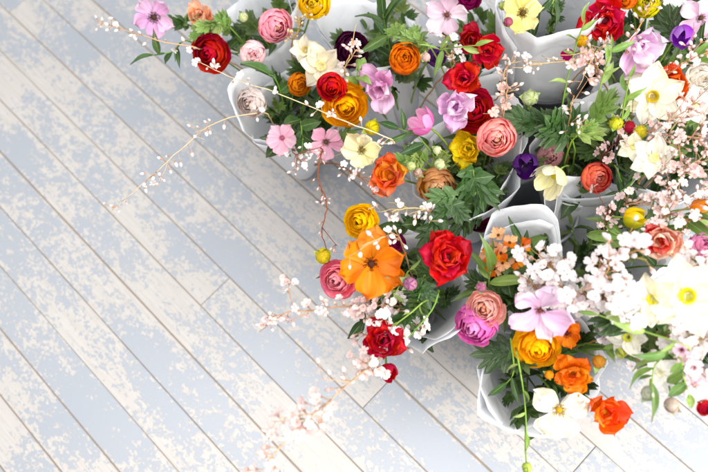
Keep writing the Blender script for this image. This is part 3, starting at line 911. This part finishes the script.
# bouquet of narcissus
fl('narc', 'cream narcissus with lemon trumpet near the variegated carnation', 653, 299, 54, .52, 'K', [('f4edc8', .8), ('f7f2da', .9)], (-.15, .2), center='d8cc3a', n=6, lift=.25)
fl('narc', 'largest cream white narcissus with yellow green trumpet', 688, 296, 86, .53, 'K', [('f7f1d8', .9), ('f8f5e6', .9)], (.05, .1), center='cfc62a', n=6, lift=.2)
fl('narc', 'white narcissus above the dangling seed buds', 628, 337, 48, .44, 'K', [('f8f3e2', .9)], (-.2, .2), center='d8cf50', n=6, lift=.3)
fl('narc', 'white narcissus beneath the largest one', 697, 336, 52, .50, 'K', [('f8f5ec', .9)], (.1, .3), center='eed8a0', n=6, lift=.2)
fl('narc', 'white narcissus over the drooping green sepals', 660, 372, 44, .46, 'K', [('f8f5ee', .9)], (.0, .4), center='f0ecc8', n=6, lift=.2)
fl('narc', 'white narcissus tinged pink beside the small red flower', 696, 386, 44, .47, 'K', [('f6eef0', .9), ('efd0dc', .9)], (.2, .4), center='e8d0c8', n=6, lift=.2)
fl('bud', 'dusky brown seed bud dangling on a thin stalk', 672, 406, 17, .48, 'K', [('b09a88', .4), ('a8a888', .3)], (0, .8))
fl('bud', 'pale grey green seed bud with ragged sepals', 649, 394, 17, .48, 'K', [('b8bca0', .4), ('9aae78', .3)], (-.1, .8))
fl('ran', 'small red flower at the end of the narcissus bouquet', 706, 409, 16, .46, 'K', [('c41a2e', .1)], (.2, .3), op=.5, center='6a0a14')
fl('anem', 'tiny pale pink flower among narcissus stalks', 682, 350, 22, .51, 'K', [('efc6d8', .8)], (0, .2), n=5, op=.3, center='6a1a30', cs=.16)
fl('anem', 'tiny white flower with pink centre below the tiny pale pink one', 694, 368, 22, .51, 'K', [('f4e6ea', .9)], (.1, .3), n=5, op=.3, center='7a3a40', cs=.16)

# ---------------------------------------------------------------- foliage
def sprig(wrap, label, pts, leaf_pool, size, nl, seed, group, colr=None, rad=.0016):
    """a leafy shoot along image points (px, py, z), rooted in its wrap"""
    r = random.Random(seed)
    wb, wc, wr = WRAP[wrap]
    base = wb + Vector((r.uniform(-.012, .012), r.uniform(-.012, .012), .012))
    t = thing('foliage_sprig', base, label, 'foliage', group)
    P = [base] + [at(*q) for q in pts]
    if len(P) == 2:
        P.insert(1, P[0].lerp(P[1], .55) + Vector((0, 0, .04)))
    line = []
    n = 12
    for k in range(n + 1):
        s = k / n * (len(P) - 1)
        i = min(int(s), len(P) - 2)
        f = s - i
        q0, q1, q2, q3 = P[max(i - 1, 0)], P[i], P[i + 1], P[min(i + 2, len(P) - 1)]
        line.append(.5 * ((2 * q1) + (q2 - q0) * f + (2 * q0 - 5 * q1 + 4 * q2 - q3) * f * f + (3 * q1 - q0 - 3 * q2 + q3) * f ** 3))
    V, Fc, UV = tube('', [q - base for q in line], rad * 1.2, rad * .6, M_STEM)
    st = obj('stem', mesh('stem', V, Fc, M_STEM, UV), None, t, hexc(r.choice(['7f9a4a', '6f8f45', '8ea65a'])))
    for i in range(nl):
        s = .42 + .58 * (i + .5) / nl
        k = min(n - 1, int(s * n))
        q = line[k].lerp(line[k + 1], s * n - k)
        tan = (line[k + 1] - line[k]).normalized()
        a = i * 2.39996 + r.uniform(-.4, .4)
        o = tan.orthogonal().normalized()
        side = o * math.cos(a) + tan.cross(o) * math.sin(a)
        d = side * r.uniform(.5, 1.0) + tan * r.uniform(.2, 1.0) + Vector((r.uniform(-.5, .5), r.uniform(-.5, .5), r.uniform(-.5, .3)))
        if i == nl - 1:
            d = tan + side * .2
        add_leaf(st, base, q, d, Vector((0, 0, 1)) + (CAM - q).normalized() * .5, size * r.uniform(.55, 1.2), r, leaf_pool, colr() if colr else None)
    return t

FILL = {'A': 'the cream ranunculus', 'B': 'the mauve anemone', 'C': 'the dark plum ranunculus', 'N': 'the scarlet cluster', 'D': 'the salmon pink ranunculus',
        'E': 'the black bucket', 'F': 'the dark purple tulip', 'G': 'the yellow tulip', 'H': 'the wallflower', 'I': 'the big orange anemone',
        'J': 'the golden ranunculus over floor', 'K': 'the largest narcissus', 'L': 'the wide cream narcissus', 'M': 'the violet tulip'}
RS = random.Random(99)
for key, what in FILL.items():
    b, c, rad = WRAP[key]
    for i in range(2 if key == 'E' else 9):
        a = i * 2.4 + RS.random()
        q = rad * math.sqrt((i + .4) / 9) * (.15 if key == 'E' else .85)
        tip = c + Vector((math.cos(a) * q, math.sin(a) * q, RS.uniform(-.07, .03)))
        wb = b + Vector((0, 0, .012))
        d = (tip - CAM)
        # back to pixels so every sprig goes through the same builder
        v = RC.transposed() @ d
        px, py = 354 + F_PX * v.x / -v.z, 236 - F_PX * v.y / -v.z
        sprig(key, ('green divided leaf', 'green divided leaf', 'narrow green leaf', 'broad green leaf')[i % 4] + ' sprig packed in the wrap with ' + what, [(px, py, tip.z)], [LOBED, LOBED, LANCE, BROAD][i % 4], (.03 if key == 'E' else RS.uniform(.032, .058)), 7, 500 + i + ord(key) * 10, ('divided leaf', 'divided leaf', 'narrow leaf', 'broad leaf')[i % 4] + ' sprigs with ' + what)

def bright():
    return hexc(RS.choice(['6e8a3c', '5a7834', '7f9848']), .6)
def dark():
    return hexc(RS.choice(['314d22', '3a5828', '45622e']), .3)
def olive():
    return hexc(RS.choice(['7f9a48', '93a85a', '6f8c40']), .6)
SPR = [
    ('C', 'upright dark lance leaved shoot by white paper near orange ranunculus', [(392, 60, .36), (383, 14, .48)], LANCE, .085, 9, dark),
    ('C', 'light green leafy tip above the golden yellow ranunculus', [(362, 90, .36), (359, 66, .45)], BROAD, .04, 5, bright),
    ('D', 'big divided dark leaves filling the wrap below salmon ranunculus', [(470, 165, .36), (476, 190, .38), (470, 205, .36)], LOBED, .085, 7, dark),
    ('D', 'divided leaf shoot pushing over the wrap edge above scarlet ranunculus', [(458, 195, .38), (450, 208, .42), (440, 220, .42)], LOBED, .06, 5, dark),
    ('D', 'dark lance leaf shoot reaching out below the magenta tulip', [(430, 150, .38), (398, 128, .42)], LANCE, .06, 6, dark),
    ('D', 'leafy shoot between coral and peach ranunculus', [(430, 165, .36), (402, 165, .40)], LOBED, .05, 6, olive),
    ('F', 'large divided green leaf shoot behind the dusty rose ranunculus', [(575, 150, .36), (555, 132, .41), (532, 122, .41)], LOBED, .07, 8, dark),
    ('F', 'bright divided leaf shoot near the crimson bud', [(568, 150, .38), (585, 130, .42), (606, 108, .43)], LOBED, .055, 8, bright),
    ('F', 'slender upright green shoot crossing the smooth white wrap', [(560, 130, .36), (572, 60, .48), (585, 20, .54)], LANCE, .035, 7, olive),
    ('F', 'slender green shoot beside the tall pale bud', [(590, 120, .38), (605, 70, .47), (612, 45, .52)], LANCE, .04, 7, olive),
    ('F', 'leafy green shoot under the coral ranunculus', [(605, 165, .33), (622, 182, .35)], LANCE, .06, 6, dark),
    ('A', 'dark leaf shoot between the two small pink anemones', [(300, 120, .33), (303, 140, .37)], BROAD, .055, 8, dark),
    ('A', 'round leaved shoot below the pale pink closed ranunculus', [(280, 90, .34), (268, 74, .38)], BROAD, .055, 4, dark),
    ('B', 'narrow leaved shoot sticking out below the mauve anemone', [(200, 45, .36), (172, 52, .39), (152, 55, .40)], LANCE, .045, 6, dark),
    ('B', 'leafy shoot with slender green stalks between apricot flower and pink ranunculus', [(240, 38, .38), (222, 24, .42), (200, 32, .41)], LOBED, .045, 9, olive),
    ('I', 'dark leaf pair hanging beside the deep red ruffled ranunculus', [(385, 300, .34), (360, 326, .37)], BROAD, .045, 3, dark),
    ('I', 'curving lime green shoot below the large scarlet ranunculus', [(428, 300, .40), (412, 312, .44), (395, 325, .43)], LANCE, .028, 3, olive),
    ('I', 'lime stalk leaning over the white blossom below scarlet ranunculus', [(438, 290, .40), (432, 310, .43), (408, 338, .42)], LANCE, .025, 2, olive),
    ('H', 'bright lance leaved shoot beside the scarlet ranunculus and wallflower', [(490, 290, .36), (492, 268, .42)], LANCE, .075, 7, bright),
    ('H', 'dark leaf shoot standing inside the greyish paper', [(525, 255, .32), (522, 243, .35)], LANCE, .05, 6, dark),
    ('I', 'dense leafy shoot under the stalks of the large scarlet ranunculus', [(425, 275, .36), (418, 300, .40), (408, 318, .39)], LOBED, .045, 9, dark),
    ('I', 'slender leaf shoot between the orange anemone and white blossom', [(415, 270, .36), (402, 282, .41), (392, 300, .41)], LANCE, .04, 8, olive),
    ('I', 'dark leaf shoot behind the white bell buds', [(425, 235, .36), (415, 225, .39), (400, 228, .39)], BROAD, .045, 8, dark),
    ('J', 'leafy shoot filling the paper left of golden ranunculus stalks'.replace('left of', 'beside'), [(520, 350, .32), (510, 352, .35)], LOBED, .06, 8, dark),
    ('J', 'pale sepal shoot beside the orange tinged bud', [(590, 350, .36), (612, 352, .41), (632, 350, .42)], LANCE, .035, 9, bright),
    ('L', 'dark budding leaf shoot under the white narcissus cluster', [(640, 165, .34), (630, 185, .37), (618, 192, .37)], LANCE, .05, 8, dark),
    ('H', 'green leafy shoot between the hot pink and golden ranunculus', [(508, 305, .34), (512, 296, .38)], LOBED, .07, 8, dark),
    ('J', 'dark pointed leaf shoot dangling below the hot pink ranunculus', [(510, 335, .37), (514, 370, .37), (506, 384, .35)], LANCE, .045, 4, dark),
    ('J', 'long bare stalk with few leaves hanging over the floorboards', [(515, 345, .38), (524, 395, .36), (527, 440, .34)], LANCE, .030, 4, olive),
    ('G', 'green blades beside the yellow tulip', [(625, 245, .36), (618, 235, .38)], LANCE, .085, 5, bright),
    ('G', 'long green tulip blades below the orange tulip', [(660, 225, .38), (695, 214, .43)], LANCE, .085, 6, bright),
    ('M', 'long green blade shoot below the violet tulip', [(670, 70, .40), (700, 58, .45)], LANCE, .085, 5, bright),
    ('M', 'dark green leaf shoot behind the violet tulip', [(665, 25, .36), (680, 18, .40)], LANCE, .10, 6, dark),
    ('K', 'dark lobed leaf shoot below the largest narcissus', [(650, 320, .42), (640, 311, .46)], LOBED, .10, 5, dark),
    ('K', 'thick olive stalk crossing below the narcissus with hanging leaf', [(690, 350, .52), (640, 330, .54), (590, 312, .52)], LANCE, .045, 4, olive),
    ('K', 'drooping green leaf shoot beside the dangling seed buds', [(670, 345, .48), (655, 365, .50), (652, 385, .49)], LANCE, .05, 5, bright),
    ('K', 'drooping pale green shoot near the tiny white flower', [(675, 355, .48), (683, 375, .50), (690, 398, .49)], BROAD, .04, 4, bright),
    ('L', 'olive stalk shoot among the yellow buds', [(620, 140, .38), (625, 100, .46), (630, 75, .50)], LANCE, .04, 6, olive),
    ('N', 'olive stalk shoot crossing the red cluster', [(450, 60, .40), (440, 50, .44), (480, 45, .47)], LANCE, .05, 6, olive),
    ('N', 'pale green leafy shoot beside the blush pink anemone', [(438, 60, .40), (420, 40, .43), (402, 34, .43)], LOBED, .04, 8, olive),
    ('E', 'dark leaf shoot behind the pale yellow anemone', [(558, -2, .46), (552, 4, .51)], LANCE, .045, 8, dark),
]
for i, (wk, lb, pts, pool, size, nl, cf) in enumerate(SPR):
    sprig(wk, lb, pts, pool, size, nl, 2000 + i, None, cf)
for o in bpy.data.objects:
    if o.get('group', 1) is None:
        del o['group']

# ---------------------------------------------------------------- blossom twigs
M_BLOS = plant_material('blossom_petal', .35, .6, 6, 2, .3)
def blossom_mesh(seed, opn):
    r = random.Random(seed)
    V, Fc, UV, FM = [], [], [], []
    for i in range(5):
        a = i * 1.2566 + r.uniform(-.15, .15)
        b0 = len(V)
        lf = opn + r.uniform(-.2, .2)
        for j, (vv, ww) in enumerate(((0.05, .08), (.45, .33), (.8, .36), (1.0, .16))):
            for u in (-1, 0, 1):
                x, y, z = u * ww, vv * math.cos(lf), vv * math.sin(lf) + .12 * abs(u) - .1 * vv
                V.append((x * math.cos(a) + y * math.sin(a), -x * math.sin(a) + y * math.cos(a), z))
                UV.append((.5 + u * .5, vv))
        f = grid_faces(2, 3)
        Fc += [tuple(b0 + k for k in q) for q in f]
        FM += [0] * len(f)
    v, f, u = lathe([(.02, -.45), (.10, -.35), (.17, -.08), (.12, .06), (.001, .12)], 6)
    b0 = len(V)
    V += v
    UV += u
    Fc += [tuple(b0 + k for k in q) for q in f]
    FM += [1] * len(f)
    return mesh('blossom', V, Fc, None, UV, mats=[M_BLOS, M_CALYX], fmat=FM)
def small_bud_mesh(seed):
    v, f, u = lathe([(.03, -.7), (.14, -.5), (.20, -.2), (.30, .0), (.36, .3), (.28, .65), (.10, .9), (.001, .95)], 7, .15, seed)
    fm = [1 if i < 7 * 3 else 0 for i in range(len(f))]
    return mesh('blossom_bud', v, f, None, u, mats=[M_BLOS, M_CALYX], fmat=fm)
M_CALYX = simple('calyx', (0.48, 0.27, 0.19, 1), .6, scale=200)
BLOS = [blossom_mesh(s, o) for s, o in ((1, .35), (2, .6), (3, .9), (4, .2))]
SBUD = [small_bud_mesh(s) for s in (1, 2, 3)]

def twig(wrap, label, pts, nb, size, seed, spread=.014, tint='f3e6e2', frac_open=.5, bark='b08a64', rad=.0013, root=True, side=0, name='blossom_twig'):
    r = random.Random(seed)
    wb, wc, wr = WRAP[wrap]
    base = wb + Vector((r.uniform(-.012, .012), r.uniform(-.012, .012), .012))
    t = thing(name, base, label, 'twig')
    P = [at(*q) for q in pts]
    if root:
        mid = base.lerp(P[0], .7) + Vector((0, 0, .02))
        P = [base, mid] + P
        first = 2
    else:
        first = 0
    line, par = [], []
    per = 6
    for i in range(len(P) - 1):
        for k in range(per):
            f = k / per
            q0, q1, q2, q3 = P[max(i - 1, 0)], P[i], P[i + 1], P[min(i + 2, len(P) - 1)]
            line.append(.5 * ((2 * q1) + (q2 - q0) * f + (2 * q0 - 5 * q1 + 4 * q2 - q3) * f * f + (3 * q1 - q0 - 3 * q2 + q3) * f ** 3) + Vector((r.uniform(-1, 1), r.uniform(-1, 1), r.uniform(-1, 1))) * .0012)
    line.append(P[-1])
    V, Fc, UV = tube('', [q - base for q in line], rad * 1.5, rad * .6, M_BARK, 5)
    i0 = first * per
    spots = []
    branches = [(line, i0)]
    for s in range(side):
        k = min(len(line) - 2, int(i0 + (s + r.random()) / side * (len(line) - 2 - i0)))
        tan = (line[k + 1] - line[k]).normalized()
        d = (tan + Vector((r.uniform(-1, 1), r.uniform(-1, 1), r.uniform(-.4, .6))) * .9).normalized()
        ln = r.uniform(.03, .07)
        sub = [line[k] + d * ln * q / 4 + Vector((r.uniform(-1, 1), r.uniform(-1, 1), r.uniform(-1, 1))) * .002 for q in range(5)]
        branches.append((sub, 0))
        v, f, u = tube('', [q - base for q in sub], rad * .8, rad * .4, M_BARK, 4)
        b0 = len(V)
        V += v
        UV += u
        Fc += [tuple(b0 + q for q in ff) for ff in f]
    lens = [(len(b) - 1 - s0) for b, s0 in branches]
    tot = sum(lens)
    for i in range(nb):
        x = r.random() * tot
        bi = 0
        while x > lens[bi] and bi < len(lens) - 1:
            x -= lens[bi]
            bi += 1
        b, s0 = branches[bi]
        k = min(len(b) - 2, s0 + int(x))
        q = b[k].lerp(b[k + 1], x - int(x))
        tan = (b[k + 1] - b[k]).normalized()
        d = Vector((r.gauss(0, 1), r.gauss(0, 1), r.gauss(.15, .8)))
        d = (d - tan * d.dot(tan)).normalized() + tan * .5
        e = q + d.normalized() * spread * r.uniform(.35, 1.2)
        v, f, u = tube('', [q - base, q.lerp(e, .5) - base + Vector((0, 0, .001)), e - base], rad * .45, rad * .35, M_BARK, 3)
        b0 = len(V)
        V += v
        UV += u
        Fc += [tuple(b0 + z for z in ff) for ff in f]
        op_ = r.random() < frac_open
        sz = size * r.uniform(.75, 1.2)
        nm = ((e - q).normalized() + (CAM - e).normalized() * (.7 if op_ else 0)).normalized()
        m = Matrix.Translation(e - base) @ frame(nm) @ Matrix.Rotation(r.random() * 6, 4, 'Z') @ Matrix.Scale(sz * (1 if op_ else .9), 4)
        obj('blossom' if op_ else 'bud', r.choice(BLOS if op_ else SBUD), m, t, hexc(tint, .8))
    obj('branch', mesh('branch', V, Fc, M_BARK, UV), None, t, hexc(bark))
    return t

W, PK = 'f4ece8', 'eed8d4'
twig('B', 'thin blossom twig reaching past the mauve anemone', [(205, 50, .40), (165, 42, .43), (125, 30, .44), (95, 21, .45)], 22, .0085, 1, frac_open=.2, tint=W, bark='cfb08c')
twig('A', 'long bare twig with white buds stretching over the open floor', [(262, 113, .40), (215, 123, .43), (180, 150, .44), (145, 182, .44), (112, 210, .44)], 34, .0085, 2, frac_open=.12, tint=W, bark='cdb294', spread=.018, side=3, rad=.0010)
twig('A', 'pale straw twig crossing over the cream ranunculus and pink anemones', [(395, 142, .44), (345, 122, .45), (290, 98, .45), (228, 76, .44), (200, 62, .44)], 26, .0085, 3, frac_open=.3, tint=W, bark='d8c0a0', rad=.0010)
twig('A', 'brown budding twig hanging down between pale pink and orange anemones', [(322, 150, .38), (318, 175, .40), (327, 205, .41), (322, 232, .41), (330, 256, .41)], 26, .0065, 4, frac_open=.1, tint=PK, bark='8a5a40', spread=.010, side=3)
twig('A', 'small budding side twig below the pale yellow anemone', [(345, 168, .38), (362, 178, .40), (378, 186, .40)], 16, .007, 5, frac_open=.3, tint=W, bark='8a5a40', side=2)
twig('A', 'white budding sprig beneath the small pink anemone', [(292, 150, .38), (298, 158, .40), (305, 166, .40)], 16, .008, 6, frac_open=.4, tint=W, bark='8a5a40', side=2)
twig('I', 'blossom twig lying out beside the rose pink ranunculus', [(395, 306, .38), (360, 306, .41), (320, 309, .42), (290, 312, .43), (266, 318, .43)], 60, .0088, 7, frac_open=.5, tint=PK, bark='b89878', spread=.013, side=5)
twig('I', 'large flowering twig reaching down toward the floorboards', [(404, 338, .30), (370, 366, .43), (338, 393, .52), (300, 425, .54), (268, 462, .54)], 75, .0112, 8, frac_open=.5, tint='f2dcd6', bark='c8a884', spread=.022, side=8)
twig('I', 'spray of white bell buds beside the yellow ranunculus', [(432, 214, .42), (412, 208, .46), (392, 212, .47)], 30, .0095, 9, frac_open=.15, tint=W, bark='c8b480', side=4)
twig('I', 'white buds dotted over the big orange anemone', [(398, 236, .46), (382, 238, .50), (362, 246, .51)], 13, .0098, 10, frac_open=.1, tint=W, bark='c8a880', side=2)
twig('I', 'white blossom bunch under the scarlet ranunculus stalks', [(420, 310, .36), (405, 330, .38), (390, 345, .39)], 46, .010, 11, frac_open=.7, tint=W, side=5)
twig('I', 'white blossom sprig below the big orange anemone', [(400, 300, .38), (385, 305, .42), (372, 318, .42)], 36, .0095, 12, frac_open=.6, tint=W, side=4)
twig('N', 'bud twig standing before the black bucket rim', [(500, 95, .42), (505, 70, .46), (515, 60, .47)], 16, .009, 13, frac_open=.1, tint=W, bark='b89878', side=3)
twig('D', 'pinkish bud twig standing above the salmon ranunculus', [(502, 125, .40), (505, 105, .45), (508, 88, .47)], 26, .0085, 14, frac_open=.25, tint='eac6b8', bark='b89878', side=4)
twig('E', 'fine bud twig lying across the smooth white wrap', [(590, 62, .44), (560, 62, .48), (528, 64, .49)], 24, .008, 15, frac_open=.2, tint=W, bark='bc9c7c', side=3)
twig('M', 'pink blossom spray below the large scarlet ranunculus', [(600, 80, .42), (596, 60, .48), (590, 48, .50)], 50, .009, 16, frac_open=.4, tint='efd2cc', bark='b89878', side=7, spread=.016)
twig('M', 'blossom twig rising over the scarlet and lilac flowers', [(625, 55, .46), (640, 25, .52), (655, 2, .54)], 18, .008, 17, frac_open=.2, tint=PK, bark='b88a58', side=2)
twig('H', 'dense white waxflower branch beside the pale lilac anemone', [(535, 300, .40), (548, 288, .46), (560, 274, .49), (548, 266, .48)], 75, .0135, 18, frac_open=.8, tint='f8f3f2', side=9, spread=.02)
twig('H', 'white waxflower branch reaching to the narcissus', [(560, 300, .42), (585, 296, .48), (610, 300, .51), (628, 305, .52)], 70, .0135, 19, frac_open=.8, tint='f8f3f2', side=8, spread=.02)
twig('G', 'soft blossom branch over the folded paper', [(590, 300, .46), (605, 275, .54), (615, 258, .57), (640, 250, .58)], 44, .0135, 20, frac_open=.5, tint='f6eaea', side=5, spread=.02)
twig('G', 'fine blossom twig inside the folded paper', [(615, 250, .34), (605, 228, .38), (615, 210, .40)], 40, .0075, 21, frac_open=.4, tint='eed6d2', bark='7a4a38', side=6)
twig('L', 'blossom twig fanning over the white paper near narcissus', [(640, 180, .40), (668, 160, .45), (700, 128, .47), (712, 118, .47)], 46, .0085, 22, frac_open=.35, tint='f2dcd6', bark='a8826c', side=8)
twig('L', 'pinkish blossom twig running toward the orange tulip', [(625, 205, .40), (650, 200, .44), (680, 198, .46), (712, 190, .46)], 75, .0088, 23, frac_open=.5, tint='f2ddd8', bark='a8826c', side=9)
twig('L', 'budding twig below the wide cream narcissus', [(640, 140, .40), (668, 122, .45), (700, 100, .47)], 42, .0085, 24, frac_open=.3, tint='f0d4cc', bark='a8826c', side=7)
twig('L', 'dark budding twig beside the crimson bud', [(600, 160, .36), (620, 140, .40), (648, 122, .43)], 34, .007, 25, frac_open=.3, tint='eed0cc', bark='6a3a34', side=6)
twig('F', 'catkin like bud twig standing in the divided leaves', [(568, 140, .38), (570, 115, .44), (574, 95, .46)], 20, .009, 26, frac_open=.1, tint=W, bark='a07858', side=3)
twig('K', 'white blossom branch under the largest narcissus', [(660, 340, .44), (680, 330, .50), (708, 325, .52)], 40, .012, 27, frac_open=.7, tint='f8f3f2', side=5, spread=.02)
twig('K', 'pale blossom twig beside the rose pink ranunculus', [(680, 280, .46), (690, 268, .52), (712, 262, .53)], 40, .011, 28, frac_open=.6, tint='f8f0ee', side=5, spread=.018)
twig('K', 'sparse pink bud twig hanging below the narcissus', [(680, 350, .46), (690, 365, .50), (708, 372, .50)], 22, .011, 29, frac_open=.4, tint='f0d8dc', bark='a87858', side=3)
twig('C', 'cream bud twig in front of the dark plum ranunculus', [(345, 75, .40), (350, 55, .45), (352, 42, .46)], 14, .0105, 30, frac_open=.2, tint='f4dcd8', bark='c8a880', side=3)
twig('B', 'golden bud sprig beside the pink ranunculus', [(292, 45, .38), (298, 30, .42), (300, 18, .43)], 16, .007, 31, frac_open=.2, tint='e8d0a8', bark='b89058', side=3)
twig('C', 'white bud sprig beneath the blush pink anemone', [(450, 70, .40), (455, 62, .42), (445, 55, .43)], 12, .0095, 32, frac_open=.5, tint='f8f3f0', side=2)
twig('L', 'fine pink twig crossing the pale paper beyond the white narcissus cluster', [(660, 175, .42), (690, 165, .46), (712, 150, .47)], 40, .008, 33, frac_open=.4, tint='f2d8d2', bark='ae8a74', side=7)
twig('L', 'fine pink twig among the yellow buds and cream petals', [(650, 140, .42), (672, 135, .46), (700, 140, .47)], 40, .008, 34, frac_open=.35, tint='f2d8d2', bark='ae8a74', side=7)
twig('M', 'pale blossom twig over the red and orange flower', [(660, 80, .44), (685, 62, .50), (712, 50, .51)], 26, .008, 35, frac_open=.3, tint='f4e4e0', bark='b88a68', side=4)
twig('G', 'small blossom twig between the yellow and orange tulips', [(650, 235, .40), (668, 215, .45), (690, 222, .46)], 40, .009, 36, frac_open=.5, tint='f6e8e6', bark='a07058', side=6)
twig('J', 'tiny pale blossom sprig beneath the thick olive stalk', [(600, 340, .38), (615, 335, .42), (630, 345, .43)], 24, .009, 37, frac_open=.5, tint='f6eef0', side=4)
fl('ran', 'cream white ranunculus among pink twigs past the red and orange flower', 703, 78, 30, .42, 'M', [('f6efe2', .9)], (.2, .0), op=.5, center='d8c890')
fl('anem', 'soft pink anemone half hidden behind the rose pink ranunculus', 712, 225, 36, .41, 'G', [('eab0c8', .7)], (.2, .1), op=.7, n=5, center='5a3a30')
sprig('M', 'dark leafy shoot behind the cream white ranunculus', [(690, 60, .38), (706, 40, .40)], LANCE, .06, 9, 4001, None, dark)
sprig('K', 'leafy shoot beneath the pale blossom twig at the narcissus wrap', [(690, 300, .40), (706, 290, .44)], LANCE, .06, 9, 4002, None, dark)
